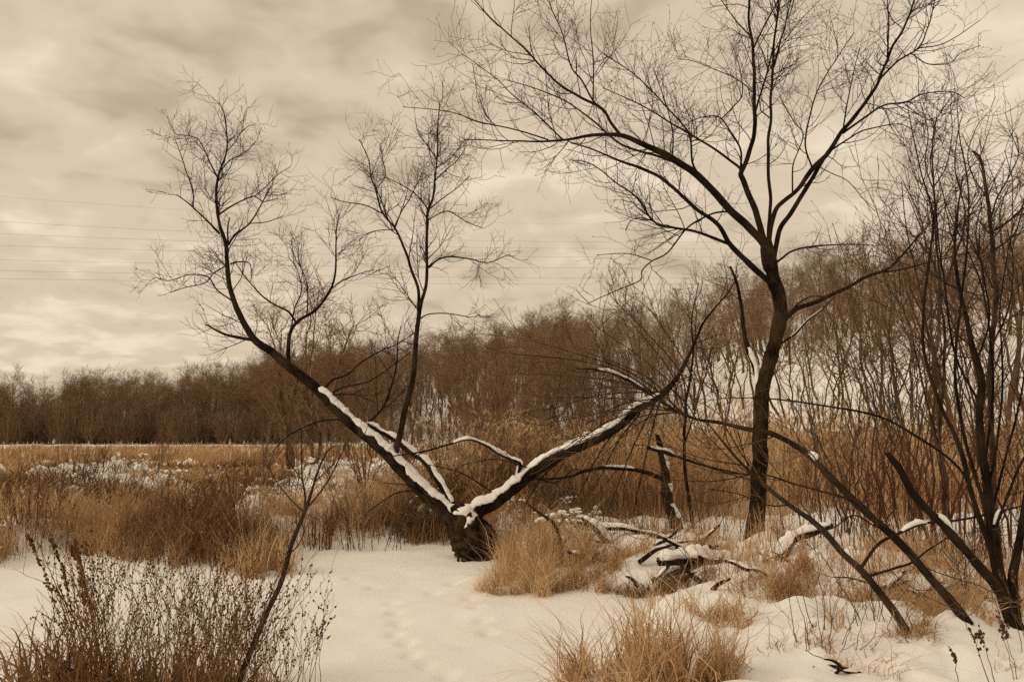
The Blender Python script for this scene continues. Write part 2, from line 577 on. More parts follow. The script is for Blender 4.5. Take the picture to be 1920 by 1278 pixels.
# ------------------------------------------------------------------ traced trees
class Tree:
    def __init__(self, name, label, base, bark, twig, group=None, ws=0.53):
        self.root = thing(name, label, 'tree', group, tuple(base))
        self.base = np.asarray(base, float)
        self.bark, self.twig = bark, twig
        self.ws = ws
        self.limbs = {}

    def limb(self, key, pts, w, parent=None, dd=0.0, d0=None, part='branch', rough=0.0, sides=None, twigs=None, wig=0.6, snow=None, cap=False, label=None, deps=None):
        """pts: picture points along the branch; w: its width there in picture pixels at both ends (or one per point); dd: how far its end comes forward or back"""
        pts = np.asarray(pts, float)
        if d0 is None:
            Q = self.limbs[parent]
            j = np.argmin((Q['px'][:, 0] - pts[0, 0]) ** 2 + (Q['px'][:, 1] - pts[0, 1]) ** 2)
            d0 = Q['p'][j, 1]
        n = len(pts)
        L = np.concatenate([[0], np.cumsum(np.hypot(*np.diff(pts, axis=0).T))])
        s = L / L[-1]
        ws = np.interp(s, np.linspace(0, 1, len(w)), w) if len(w) != n else np.asarray(w, float)
        ws = np.minimum(ws, ws * self.ws + 0.55)
        dep = d0 + dd * s ** 1.2
        if deps is not None:
            dep = np.asarray(deps, float)
        P = np.array([np.append(at(a, b, d), wi * 0.5 * d / F) for (a, b), d, wi in zip(pts, dep, ws)])
        length = np.linalg.norm(np.diff(P[:, :3], axis=0), axis=1).sum()
        rmax = P[:, 3].max()
        sp = 0.025 if rough else np.clip(rmax * 1.5, 0.03, 0.09)
        m = max(5, int(length / sp))
        C = catmull(P, m)
        p, r = C[:, :3], np.maximum(C[:, 3], 0.0012)
        # small knees and wander
        q = np.linspace(0, length, m)
        k = rng.integers(1000)
        env = np.minimum(1, q / 0.3)[:, None]
        amp = wig * np.clip(r * 1.2, 0.006, 0.022)[:, None]
        p = p + env * amp * np.stack([vnoise(q * 4.0, k + .5), vnoise(q * 4.0, k + 7.5), vnoise(q * 4.0, k + 13.5)], 1)
        proj = np.array([self.pix(v) for v in p])
        if sides is None:
            sides = 6 if rmax < 0.012 else (10 if rmax < 0.04 else 22)
        if cap:
            p = np.vstack([p, p[-1] + (p[-1] - p[-2]) * 0.3])
            r = np.append(r, r[-1] * 0.1)
        v, f, uv = tubes(p[None], r[None], sides)
        if rough:
            N = len(p)
            vv = v.reshape(N, sides, 3)
            dirs = vv - p[:, None]
            th = np.arange(sides) * 2 * math.pi / sides
            sl = np.concatenate([[0], np.cumsum(np.linalg.norm(np.diff(p, axis=0), axis=1))])
            cx, cy = np.cos(th)[None] * r[:, None], np.sin(th)[None] * r[:, None]
            n1 = vnoise(cx * 38, cy * 38, sl[:, None] * 7, seed=k)
            n2 = vnoise(cx * 13, cy * 13, sl[:, None] * 5, seed=k + 5)
            fac = 1 + rough * (0.10 * (1 - 2 * np.abs(n1)) + 0.13 * n2)
            v = (p[:, None] + dirs * fac[:, :, None]).reshape(-1, 3)
        b = Bag()
        b.add(v, f, 0.4, uv)
        o = b.build(part, self.bark, self.root, True, self.base)
        if label:
            o['label'] = label
        self.limbs[key] = dict(p=p, r=r, px=proj, o=o)
        if twigs:
            self.twigs(key, **twigs)
        for sn in (snow or []):
            self.snow(key, *sn)
        return o

    @staticmethod
    def pix(v):
        d = v - np.array([0, 0, CAMZ])
        c, s = math.cos(PITCH), math.sin(PITCH)
        z = d[1] * c + d[2] * s
        return (CX + F * d[0] / z, CY - F * (-d[1] * s + d[2] * c) / z)

    def twigs(self, key, d1=4.0, l1=(0.35, 1.1), d2=6.0, l2=(0.15, 0.5), d3=7.0, l3=(0.07, 0.24), ang=(30, 66), up=0.06, tmin=0.1, r1=0.008, bend=None, jit=0.12, buds=0.0, tip=1):
        lm = self.limbs[key]
        p, r = resample(lm['p'], lm['r'], 24)
        b = Bag()
        a1 = spawn(p[None], r[None], d1, l1, ang, up, 9, r1, 0.0019, tmin, jit * 0.9, 0.55, 0.45, tip=tip, bend=bend)
        lv = [a1]
        if a1 is not None:
            a2 = spawn(*a1, d2, l2, ang, up * 0.8, 7, 0.0042, 0.0016, 0.12, jit, 0.7, 0.4, tip=1, bend=bend)
            lv.append(a2)
            if a2 is not None:
                lv.append(spawn(*a2, d3, l3, ang, up * 0.8, 5, 0.0026, 0.0013, 0.15, jit, 0.8, 0.3, bend=bend))
        for i, a in enumerate(lv):
            if a is None:
                continue
            pp, rr = a
            v, f, uv = tubes(pp, rr, (5, 4, 3)[i])
            tn = np.repeat(np.clip(0.35 + 0.12 * i + rng.normal(size=len(pp)) * 0.2, 0, 1), pp.shape[1] * (5, 4, 3)[i])
            b.add(v, f, tn, uv)
            if buds and i == 2:
                m = rng.random(len(pp)) < buds
                e, dr = pp[m][:, -1], norm(pp[m][:, -1] - pp[m][:, -2])
                q = np.stack([e - dr * 0.004, e + dr * 0.008, e + dr * 0.02], 1)
                qr = np.tile(np.array([[0.0022, 0.0048, 0.0008]]), (len(q), 1))
                v, f, uv = tubes(q, qr, 4)
                b.add(v, f, 0.2, uv)
        if b.n:
            o = b.build('twigs', self.twig, lm['o'], True, self.base)
            o['kind'] = 'stuff'

    def snow(self, key, x0, x1, thick=0.05, axis=0, gap=0.0, wide=64):
        """snow lying along the upper side, between two picture positions"""
        lm = self.limbs[key]
        p, r, px = lm['p'], lm['r'][:len(lm['px'])], lm['px']
        p = p[:len(px)]
        sel = (px[:, axis] >= min(x0, x1)) & (px[:, axis] <= max(x0, x1))
        if sel.sum() < 4:
            return
        p, r = p[sel], r[sel]
        n = max(10, int(np.linalg.norm(np.diff(p, axis=0), axis=1).sum() / 0.018))
        p, r = resample(p, r, n)
        T = tangents(p[None])[0]
        up = np.array([0, 0, 1.0])
        U = norm(up - (T @ up)[:, None] * T)
        S = np.cross(T, U)
        k = rng.integers(999)
        s = np.concatenate([[0], np.cumsum(np.linalg.norm(np.diff(p, axis=0), axis=1))])
        th = thick * (0.8 + 0.35 * vnoise(s * 9, k + .3) + 0.28 * vnoise(s * 25, k + 9.3))
        endt = np.sin(np.clip(np.minimum(s, s[-1] - s) / min(0.16, 0.5 * s[-1]), 0.0, 1) * math.pi / 2) ** 0.7 * 0.98 + 0.02
        if gap:
            g = sstep(-gap - 0.35, -gap + 0.05, vnoise(s * 5, k + 3.7))
            endt = endt * np.maximum(g, 0.02)
        th = np.maximum(th, 0.2 * thick) * endt
        na = 13
        a = np.radians(np.linspace(-wide, wide, na))
        lump = 1 + 0.3 * vnoise(s[:, None] * 7, a[None] * 2.2 + k, seed=3) + 0.12 * vnoise(s[:, None] * 30, a[None] * 6 + k, seed=4)
        edge = 1 + 0.36 * vnoise(s[:, None] * 9, np.sign(a)[None] * 3.3 + k, seed=8) + 0.1 * vnoise(s[:, None] * 31, np.sign(a)[None] * 3.3 + k, seed=9)
        aa = a[None] * edge
        ro = r[:, None] * 1.0 + th[:, None] * lump * np.cos(a[None] * 0.98) ** 0.7 + 0.002
        outer = p[:, None] + ro[..., None] * (U[:, None] * np.cos(aa)[..., None] + S[:, None] * np.sin(aa)[..., None])
        inner = p[:, None] + (r * 0.8)[:, None, None] * (U[:, None] * np.cos(aa[:, ::-1])[..., None] + S[:, None] * np.sin(aa[:, ::-1])[..., None])
        ring = np.concatenate([outer, inner], 1)
        K = ring.shape[1]
        ix = np.arange(n * K).reshape(n, K)
        f = np.stack([ix[:-1], np.roll(ix[:-1], -1, 1), np.roll(ix[1:], -1, 1), ix[1:]], -1).reshape(-1, 4)
        b = Bag()
        b.add(ring, f)
        b.build('snow_cover', M_SNOWCAP, lm['o'], True, self.base)


# ---- the snow-laden leaning tree
TW = dict(d1=7.0, d2=9.0, d3=10.0)
base = gp(898, 1046)
A = Tree('leaning_tree', 'leaning tree split into a wide V with snow lying along both limbs', base, M_BARK, M_TWIG)
DA = base[1]
A.limb('trunk', [(903, 1060), (898, 1042), (891, 1018), (880, 996), (864, 974), (846, 956)], (84, 112, 134, 126, 102, 70), d0=DA, dd=0.1, part='trunk', rough=2.3, sides=44, snow=[(848, 876, 0.09)])
A.limb('left', [(868, 985), (830, 952), (790, 917), (745, 868), (700, 825), (650, 785), (610, 745), (575, 712), (545, 690), (510, 660), (475, 635), (455, 600), (440, 565), (428, 525),
                (425, 490), (423, 455), (412, 420), (407, 390), (407, 350), (411, 325), (420, 300), (425, 282), (426, 254), (421, 216), (411, 192)],
       (60, 54, 50, 46, 42, 38, 34, 31, 29, 26, 23, 19, 17, 15, 13, 12, 10, 8.5, 7, 6, 5, 4.5, 4, 3, 2), parent='trunk', dd=0.7, rough=0.9, part='limb',
       twigs=dict(d1=8, tmin=0.5, l1=(0.35, 1.0), d2=10, l2=(0.2, 0.6), d3=10, l3=(0.1, 0.3)), snow=[(596, 868, 0.04, 0, 0.5, 60)])
A.limb('right', [(872, 1000), (880, 972), (904, 953), (940, 933), (976, 903), (1007, 877), (1055, 850), (1086, 834), (1122, 818), (1162, 794), (1193, 767), (1229, 749), (1249, 731), (1269, 707), (1288, 672),
                 (1304, 639), (1318, 606), (1340, 577), (1366, 547), (1385, 515)],
       (58, 54, 50, 46, 43, 42, 40, 38, 36, 33, 30, 25, 20, 14, 10, 8, 7, 5.5, 4, 2), parent='trunk', dd=0.5, rough=0.9, part='limb',
       twigs=dict(d1=5, tmin=0.35, l1=(0.4, 1.3), up=0.0, ang=(30, 75)), snow=[(884, 1242, 0.046, 0, 0.5, 60)])
A.limb('second', [(850, 950), (843, 937), (821, 901), (797, 866), (770, 846), (734, 820), (683, 792)], (22, 20, 19, 20, 20, 19, 15), parent='left', dd=0.35, rough=0.6, part='limb', cap=True, snow=[(684, 846, 0.036, 0, 0.42, 60)])
A.limb('second_tip', [(686, 794), (697, 786), (718, 763), (734, 719), (744, 680), (746, 640), (752, 610)], (9, 2), parent='second', dd=0.3, twigs=dict(TW, up=0.06))
A.limb('stem', [(740, 878), (744, 840), (752, 800), (763, 755), (775, 700), (780, 650), (783, 615), (788, 580), (795, 547), (800, 509), (800, 460), (802, 400), (810, 374), (815, 340), (821, 284), (821, 235), (825, 190)],
       (21, 20, 19, 18, 17, 16, 15, 14, 11, 10, 9, 8, 7, 5.5, 4, 3, 1.8), parent='left', dd=-0.5, rough=0.5, part='limb', twigs=dict(d1=8, tmin=0.32, l1=(0.35, 1.1), d2=10, l2=(0.2, 0.6), d3=10, l3=(0.1, 0.3)))
A.limb('stem_left', [(785, 580), (785, 550), (780, 528), (768, 498), (757, 460), (740, 427), (716, 397), (704, 355), (695, 329), (691, 299), (674, 262)], (11, 1.8), parent='stem', dd=0.6,
       twigs=dict(d1=8, tmin=0.15, l1=(0.35, 1.1), d2=10, l2=(0.2, 0.6), d3=10, l3=(0.1, 0.3)))
for key, par, pts, w, dd in [
    ('l_low', 'left', [(478, 637), (440, 632), (415, 625), (385, 608)], (13, 4), -0.3),
    ('l_up', 'left', [(541, 688), (540, 650), (546, 622), (560, 602), (592, 581), (618, 547), (629, 513), (630, 460), (631, 427), (636, 400)], (15, 1.8), -0.7),
    ('l_up_left', 'l_up', [(556, 606), (541, 584), (513, 569), (483, 547), (456, 513), (440, 490)], (7, 1.6), -0.3),
    ('l_up_mid', 'l_up', [(545, 625), (552, 580), (565, 545), (557, 505), (540, 480)], (5, 1.5), 0.4),
    ('l_up_mid2', 'l_up', [(575, 592), (577, 560), (572, 520), (552, 480), (545, 450)], (4, 1.5), 0.5),
    ('l_up_right', 'l_up', [(620, 543), (640, 527), (670, 515), (700, 505)], (4, 1.5), 0.3),
    ('l_fork', 'left', [(412, 438), (393, 419), (361, 387), (331, 365)], (7, 2.5), -0.6),
    ('l_fork_up', 'l_fork', [(362, 388), (362, 363), (355, 335), (349, 321), (344, 303), (329, 262)], (4.5, 1.5), -0.2),
    ('l_r1', 'left', [(408, 404), (430, 389), (453, 376), (477, 368), (494, 378), (520, 372)], (6, 1.6), 0.6),
    ('l_r1b', 'l_r1', [(477, 368), (497, 352), (518, 330), (545, 312)], (3, 1.4), 0.3),
    ('l_r2', 'left', [(428, 459), (441, 440), (468, 419), (490, 382), (507, 350)], (7, 1.8), -0.5),
    ('l_r2b', 'l_r2', [(468, 419), (500, 416), (530, 405)], (3, 1.4), -0.3),
    ('l_r2c', 'left', [(428, 459), (427, 430), (430, 408)], (6, 3), 0.1),
    ('l_l3', 'left', [(410, 337), (393, 303), (381, 276), (366, 258), (329, 252)], (5, 1.4), 0.6),
    ('l_r4', 'left', [(414, 320), (432, 300), (458, 287), (480, 265)], (4, 1.4), 0.5),
    ('l_r5', 'left', [(424, 285), (440, 268), (455, 245), (475, 232)], (3, 1.3), -0.3),
    ('l_w1', 'left', [(438, 566), (408, 543), (389, 519), (355, 515), (318, 526), (290, 520)], (5, 1.4), -0.6),
    ('l_w2', 'left', [(424, 498), (400, 513), (385, 530), (350, 538), (320, 548)], (4, 1.4), 0.5),
    ('l_w3', 'left', [(432, 495), (445, 491), (467, 493), (472, 515)], (5, 1.5), -0.2),
    ('l_mid1', 'left', [(604, 733), (625, 712), (651, 702), (679, 678), (718, 656), (745, 645), (775, 625)], (7, 1.6), 0.5),
    ('l_mid2', 'left', [(612, 745), (640, 727), (690, 715), (730, 690), (770, 660)], (5, 1.5), 0.2),
    ('l_mid3', 'left', [(616, 740), (640, 739), (670, 741), (700, 753)], (5, 1.8), -0.3),
    ('l_under', 'left', [(640, 785), (600, 790), (560, 805), (530, 825), (505, 855)], (6, 1.8), -0.9),
    ('s_r1', 'stem', [(804, 502), (821, 487), (844, 481), (881, 485), (915, 492), (956, 476)], (6, 1.6), -0.4),
    ('s_r2', 'stem', [(804, 412), (825, 400), (844, 397), (874, 415), (905, 428)], (4, 1.4), 0.5),
    ('s_l1', 'stem', [(803, 395), (790, 375), (776, 361), (750, 345), (723, 333)], (4, 1.4), -0.5),
    ('s_r3', 'stem', [(783, 600), (806, 588), (844, 588), (881, 594), (900, 590)], (4.5, 1.4), 0.6),
    ('s_r4', 'stem', [(816, 338), (836, 318), (858, 300), (875, 272)], (3.5, 1.3), 0.4),
    ('s_l3', 'stem', [(819, 300), (800, 270), (785, 250), (778, 220)], (3.5, 1.3), -0.4),
    ('s_r5', 'stem', [(805, 392), (830, 372), (858, 352), (880, 330)], (3.5, 1.3), -0.4),
    ('sl_1', 'stem_left', [(740, 424), (755, 393), (768, 372), (790, 330)], (4, 1.4), 0.4),
    ('sl_2', 'stem_left', [(716, 400), (686, 385), (644, 378), (620, 370)], (4, 1.4), -0.4),
    ('sl_3', 'stem_left', [(740, 430), (712, 432), (690, 437), (672, 450)], (3, 1.3), 0.3),
    ('sl_4', 'stem_left', [(705, 355), (722, 330), (718, 300), (712, 270)], (3, 1.3), -0.4),
]:
    A.limb(key, pts, w, parent=par, dd=dd, twigs=dict(d1=8, l1=(0.25, 0.75), d2=9, l2=(0.15, 0.45), d3=9, l3=(0.08, 0.26), tmin=0.12, r1=0.004))
A.limb('r_snow', [(964, 908), (969, 895), (975, 868), (956, 860), (932, 848), (908, 834), (877, 824), (845, 832), (797, 846), (738, 854)], (9, 9, 9, 9, 9, 8, 7, 6, 5, 3), parent='right', dd=-0.5,
       snow=[(850, 976, 0.03)], twigs=dict(d1=3, l1=(0.2, 0.6), tmin=0.5))
A.limb('r_top', [(1238, 745), (1215, 735), (1193, 723), (1154, 701), (1114, 692), (1080, 690)], (16, 14, 12, 9, 7, 3), parent='right', dd=-0.4, snow=[(1116, 1205, 0.028)], twigs=dict(d1=4, tmin=0.4))
A.limb('r_whip1', [(1000, 892), (1040, 905), (1075, 880), (1100, 884)], (5, 1.5), parent='right', dd=-0.7, twigs=dict(d1=5, l1=(0.2, 0.6), up=-0.12))
for i, (x0, y0, x1, y1, dd) in enumerate([(1225, 758, 1040, 860, -0.8), (1200, 775, 1120, 905, -0.5), (1160, 800, 1085, 930, -0.6), (1240, 745, 1090, 800, -1.0), (1250, 735, 1020, 770, -0.7),
                                          (1230, 752, 1140, 960, 0.5), (1110, 828, 1030, 905, -0.6), (1060, 855, 975, 960, -0.5), (820, 945, 720, 905, -0.6), (790, 918, 690, 960, -0.5),
                                          (1255, 725, 1330, 830, -0.6), (1240, 742, 1180, 1000, -0.4), (940, 935, 800, 870, -0.4), (1000, 880, 870, 870, -0.5)]):
    xm, ym = (x0 + x1) / 2, (y0 + y1) / 2 - 14
    A.limb('whip%d' % i, [(x0, y0), (xm, ym), (x1, y1)], (4.5, 1.3), parent='right' if x0 > 860 else 'left', dd=dd, twigs=dict(d1=5, l1=(0.2, 0.7), d2=5, l2=(0.1, 0.35), d3=4, up=-0.08, ang=(15, 45), r1=0.003))
A.limb('root', [(900, 1020), (918, 1036), (936, 1050), (948, 1062)], (46, 40, 30, 16), parent='trunk', dd=-0.15, rough=1.4, part='root', sides=16)
A.limb('root2', [(885, 1020), (876, 1042), (868, 1060)], (44, 36, 20), parent='trunk', dd=-0.3, rough=1.4, part='root', sides=16)
A.limb('stub', [(860, 1000), (859, 1025), (858, 1056)], (7, 9), parent='trunk', dd=-0.32, rough=0.5, sides=10)

# ---- the tall tree on the bank
base = gp(1410, 1032)
DC = base[1]
C = Tree('tall_bank_tree', 'tall spreading dark tree whose single trunk forks high above the bank', base, M_BARK, M_TWIG)
C.limb('trunk', [(1408, 1040), (1411, 1020), (1417, 985), (1421, 930), (1423, 880), (1425, 820), (1428, 750), (1439, 690), (1454, 640), (1464, 590), (1459, 550), (1447, 512), (1440, 470), (1437, 450)],
       (72, 64, 55, 50, 49, 48, 46, 44, 43, 43, 44, 48, 44, 34), d0=DC, dd=0.0, part='trunk', rough=1.0, sides=32, snow=None)
CT = dict(d1=6.5, l1=(0.5, 1.5), d2=7.5, l2=(0.2, 0.7), d3=6.5, l3=(0.09, 0.3), buds=0.35, r1=0.007, jit=0.14, up=0.07, ang=(30, 68))
CB = dict(CT, d1=7.5, l1=(0.35, 1.1))
for key, par, pts, w, dd, part, tw in [
    ('one', 'trunk', [(1440, 472), (1429, 452), (1401, 425), (1357, 381), (1322, 342), (1278, 309), (1234, 283), (1162, 254), (1103, 256), (1055, 263), (1015, 265), (971, 265), (919, 263), (870, 262)],
     (30, 27, 26, 25, 24, 23, 20, 15, 10, 8, 6, 4.5, 3, 1.8), -1.2, 'limb', dict(CT, tmin=0.25)),
    ('one_a', 'one', [(1164, 254), (1145, 230), (1129, 206), (1085, 180), (1033, 145), (993, 101), (945, 57), (897, 9), (870, -25)], (11, 1.8), -0.4, 'branch', CB),
    ('one_b', 'one_a', [(1129, 206), (1112, 188), (1090, 150), (1070, 123), (1055, 66), (1033, 13), (1020, -30)], (6.5, 1.6), 0.6, 'branch', CB),
    ('one_c', 'one_b', [(1112, 188), (1112, 118), (1107, 44), (1110, -10)], (5, 1.6), 0.4, 'branch', CB),
    ('one_d', 'one', [(1269, 305), (1230, 292), (1164, 270), (1110, 225), (1060, 190), (1010, 168), (950, 150)], (9, 1.6), 0.7, 'branch', CB),
    ('one_f', 'one', [(1055, 262), (1006, 215), (958, 175), (928, 145), (866, 101)], (5, 1.5), -0.5, 'branch', CB),
    ('one_g', 'one', [(1028, 262), (958, 241), (897, 228), (844, 210), (755, 200)], (5, 1.4), 0.3, 'branch', dict(CB, d1=3)),
    ('one_h', 'one', [(1330, 350), (1300, 310), (1290, 250), (1240, 190), (1190, 140), (1130, 100)], (8, 1.6), 1.0, 'branch', CB),
    ('one_i', 'one', [(1260, 300), (1262, 255), (1255, 215), (1240, 170), (1225, 130)], (5, 1.5), -0.6, 'branch', CB),
    ('two', 'trunk', [(1447, 530), (1429, 515), (1401, 491), (1366, 456), (1344, 420), (1304, 390), (1260, 350), (1217, 320), (1164, 302), (1112, 280), (1070, 268)], (26, 22, 19, 16, 14, 12, 11, 10, 7, 4.5, 2), -1.8, 'limb', dict(CT, tmin=0.3)),
    ('two_a', 'two', [(1366, 457), (1313, 438), (1260, 425), (1225, 414), (1195, 372), (1155, 342), (1107, 307), (1070, 300)], (11, 1.6), -0.3, 'branch', CB),
    ('two_c', 'two_a', [(1225, 414), (1200, 408), (1182, 414), (1172, 432)], (3, 1.3), -0.2, 'branch', dict(CB, d1=3, l1=(0.15, 0.4))),
    ('two_b', 'one', [(1372, 396), (1340, 400), (1310, 412), (1282, 434), (1252, 473), (1221, 490), (1203, 508), (1199, 526), (1147, 548), (1100, 570)], (6.5, 1.6), -1.3, 'branch', dict(CB, d1=3, up=-0.02)),
    ('two_d', 'two_b', [(1221, 488), (1190, 478), (1168, 475), (1120, 478)], (3, 1.3), -0.3, 'branch', dict(CB, d1=3, l1=(0.2, 0.5), up=-0.05)),
    ('three', 'trunk', [(1437, 462), (1429, 442), (1414, 385), (1395, 340), (1390, 325), (1401, 298), (1414, 245), (1414, 175), (1412, 88), (1405, 44), (1405, 0), (1402, -80), (1395, -150)], (24, 22, 20, 18, 17, 15, 14, 12, 9, 8, 7, 4, 1.8), 0.9, 'limb', dict(CT, tmin=0.2)),
    ('three_a', 'three', [(1391, 325), (1383, 311), (1335, 276), (1282, 245), (1225, 210), (1182, 188), (1130, 165)], (9, 1.6), -0.5, 'branch', CB),
    ('three_b', 'three', [(1389, 320), (1386, 275), (1352, 223), (1322, 219), (1293, 228)], (7, 2), 0.7, 'branch', CB),
    ('three_c', 'three', [(1414, 225), (1418, 206), (1440, 131), (1453, 66), (1462, 9), (1475, -60)], (7, 1.8), -0.6, 'branch', CB),
    ('three_d', 'three', [(1412, 92), (1436, 44), (1458, 4), (1480, -40)], (6, 1.8), 0.6, 'branch', CB),
    ('three_e', 'three', [(1408, 70), (1374, 31), (1350, -5), (1335, -40)], (5, 1.6), 0.3, 'branch', CB),
    ('three_f', 'three_b', [(1352, 224), (1375, 200), (1392, 175), (1385, 120), (1370, 80)], (4, 1.5), 0.2, 'branch', CB),
    ('three_g', 'three', [(1414, 175), (1385, 150), (1340, 130), (1300, 115), (1270, 110)], (4, 1.5), 0.5, 'branch', CB),
    ('four', 'trunk', [(1440, 470), (1442, 430), (1445, 394), (1440, 307), (1444, 223), (1447, 145), (1451, 88), (1458, 22), (1466, -40), (1470, -90)], (14, 12, 11, 10, 9, 8, 7, 6, 4, 2), -0.8, 'limb', dict(CT, tmin=0.2)),
    ('four_a', 'four', [(1450, 127), (1467, 66), (1484, 0), (1500, -50)], (5.5, 1.6), 0.5, 'branch', CB),
    ('four_b', 'four', [(1444, 222), (1432, 212), (1426, 205), (1420, 160)], (4, 1.6), 0.2, 'branch', CB),
    ('five', 'trunk', [(1440, 475), (1445, 425), (1458, 388), (1493, 359), (1523, 316), (1559, 280), (1580, 245), (1616, 202), (1646, 153), (1672, 92), (1699, 44), (1714, 0), (1730, -60)], (17, 16, 15, 14, 16, 15, 14, 12, 10, 8, 7, 5, 2), 0.8, 'limb', dict(CT, tmin=0.2)),
    ('five_p', 'trunk', [(1450, 490), (1462, 432), (1484, 399), (1510, 355), (1535, 313), (1556, 282)], (17, 13), 0.35, 'limb', None),
    ('five_a', 'five', [(1580, 250), (1624, 219), (1659, 197), (1699, 191), (1729, 177), (1782, 172), (1810, 185)], (8, 1.6), -0.7, 'branch', CB),
    ('five_b', 'five', [(1648, 150), (1681, 116), (1721, 90), (1738, 57), (1751, 9), (1760, -30)], (7, 1.6), 0.4, 'branch', CB),
    ('five_b2', 'five_b', [(1708, 100), (1740, 120), (1782, 118), (1800, 100), (1838, 86)], (3.5, 1.3), 0.4, 'branch', dict(CB, d1=4, l1=(0.2, 0.5))),
    ('five_b3', 'five_b', [(1721, 90), (1760, 85), (1795, 68), (1838, 38)], (3.5, 1.3), -0.3, 'branch', dict(CB, d1=4, l1=(0.2, 0.5))),
    ('five_c', 'five', [(1554, 285), (1607, 250), (1650, 237), (1690, 233), (1720, 250)], (6, 1.5), 0.8, 'branch', CB),
    ('five_d', 'five', [(1664, 107), (1666, 44), (1664, 0), (1668, -40)], (6, 1.8), -0.4, 'branch', CB),
    ('five_e', 'five', [(1523, 316), (1510, 270), (1520, 210), (1537, 162), (1572, 105), (1602, 61)], (5.5, 1.5), -0.8, 'branch', CB),
    ('five_f', 'five', [(1486, 362), (1488, 307), (1506, 254), (1490, 230), (1475, 205), (1462, 180)], (5, 1.5), 0.7, 'branch', CB),
    ('five_g', 'five', [(1580, 248), (1589, 193), (1602, 131), (1612, 90)], (5, 1.5), 0.4, 'branch', CB),
    ('five_h', 'five', [(1530, 310), (1560, 325), (1590, 340), (1625, 380), (1640, 395)], (3, 1.4), -0.5, 'branch', dict(CB, d1=4, l1=(0.2, 0.6))),
    ('six', 'trunk', [(1452, 495), (1466, 484), (1488, 469), (1545, 460), (1602, 458), (1640, 460)], (7, 1.8), -0.8, 'branch', dict(CB, d1=4, l1=(0.25, 0.7))),
    ('seven', 'trunk', [(1464, 605), (1475, 595), (1492, 578), (1519, 569), (1548, 558), (1585, 540), (1621, 520), (1657, 507), (1681, 490), (1712, 455), (1738, 425), (1785, 372)], (19, 17, 15, 14, 13, 11, 10, 8, 7, 5, 4, 2), -1.6, 'limb', dict(CB, d1=3, tmin=0.3)),
    ('seven_a', 'seven', [(1642, 511), (1681, 507), (1730, 495), (1782, 482), (1840, 470)], (6, 1.8), 0.6, 'branch', dict(CB, d1=3)),
    ('dead', 'trunk', [(1456, 650), (1466, 643), (1493, 624), (1512, 602), (1541, 580), (1566, 555)], (8, 2.5), -0.5, 'branch', None),
    ('dead_b', 'seven', [(1485, 585), (1495, 570), (1520, 556), (1545, 556)], (5, 2), -0.35, 'branch', None),
    ('eight', 'trunk', [(1425, 735), (1415, 690), (1398, 640), (1392, 590), (1385, 540), (1370, 500)], (17, 16, 15, 12, 10, 6), 0.6, 'limb', dict(CB, d1=3, tmin=0.4)),
]:
    C.limb(key, pts, w, parent=par, dd=dd, part=part, twigs=tw, rough=0.45 if part == 'limb' else 0.0,
           snow={'dead': [(1480, 1545, 0.007)], 'two': [(1405, 1432, 0.03)], 'eight': [(1402, 1424, 0.03)]}.get(key))

# ---- leaning stems of the willow clump at the edge of the bank
WT = dict(d1=5.0, l1=(0.35, 1.1), d2=5.5, l2=(0.15, 0.5), d3=4, l3=(0.08, 0.26), r1=0.006)
base = gp(1894, 1172)
D = Tree('willow_clump', 'dark multi-stemmed willow rising from the bank with one broken stem jutting out', base, M_BARK, M_TWIG, ws=0.5)
DD = base[1]
D.limb('main', [(1908, 1186), (1890, 1140), (1873, 1080), (1863, 1009), (1856, 961), (1848, 912), (1842, 856), (1839, 800), (1840, 755), (1836, 704), (1820, 640), (1811, 591), (1800, 540), (1790, 470), (1795, 400), (1805, 330)],
       (56, 46, 42, 36, 32, 29, 27, 25, 24, 22, 18, 15, 12, 9, 6, 2.5), d0=DD, dd=0.8, part='trunk', rough=0.9, sides=26, twigs=dict(WT, tmin=0.4))
D.limb('two', [(1880, 1120), (1862, 1040), (1833, 961), (1818, 912), (1803, 849), (1785, 805), (1767, 770), (1741, 693), (1730, 635), (1733, 560), (1745, 470), (1750, 400), (1725, 315), (1700, 190)],
       (26, 22, 18, 17, 16, 14, 12, 10, 9, 8, 7, 5.5, 4, 1.8), parent='main', dd=0.9, part='stem', rough=0.5, twigs=dict(WT, tmin=0.35))
D.limb('broken', [(1880, 1118), (1863, 1092), (1833, 1058), (1796, 1017), (1770, 987), (1736, 950), (1706, 912), (1684, 875), (1664, 850)], (34, 32, 30, 28, 27, 26, 25, 23, 18), parent='main', dd=-0.5, part='stem', rough=1.0, cap=True,
       sides=22, snow=[(1752, 1784, 0.028)], label='thick leaning stem snapped off at its end')
D.limb('right', [(1905, 1165), (1900, 1090), (1912, 1010), (1930, 900), (1950, 760)], (34, 30, 24, 20, 14), parent='main', dd=0.3, part='stem', rough=0.8)
D.limb('four', [(1868, 1040), (1850, 960), (1826, 880), (1805, 800), (1792, 700), (1800, 570), (1815, 450), (1815, 350), (1800, 260), (1795, 205)], (15, 14, 12, 11, 10, 8, 6, 4.5, 3, 1.8), parent='main', dd=0.2, part='stem', twigs=dict(WT, tmin=0.4))
D.limb('stub', [(1866, 1000), (1868, 985), (1890, 930), (1908, 880), (1930, 840)], (10, 7), parent='main', dd=-0.3, snow=[(1862, 1880, 0.03)], twigs=dict(WT, d1=2))
D.limb('arch', [(1815, 905), (1800, 879), (1767, 850), (1712, 813), (1668, 788), (1621, 773), (1548, 761), (1475, 750), (1417, 745), (1351, 746)], (9, 9, 8.5, 8, 7.5, 7, 6, 5, 3.5, 1.8), parent='two', dd=0.3, twigs=dict(WT, d1=3.0, tmin=0.45, l1=(0.2, 0.6)))
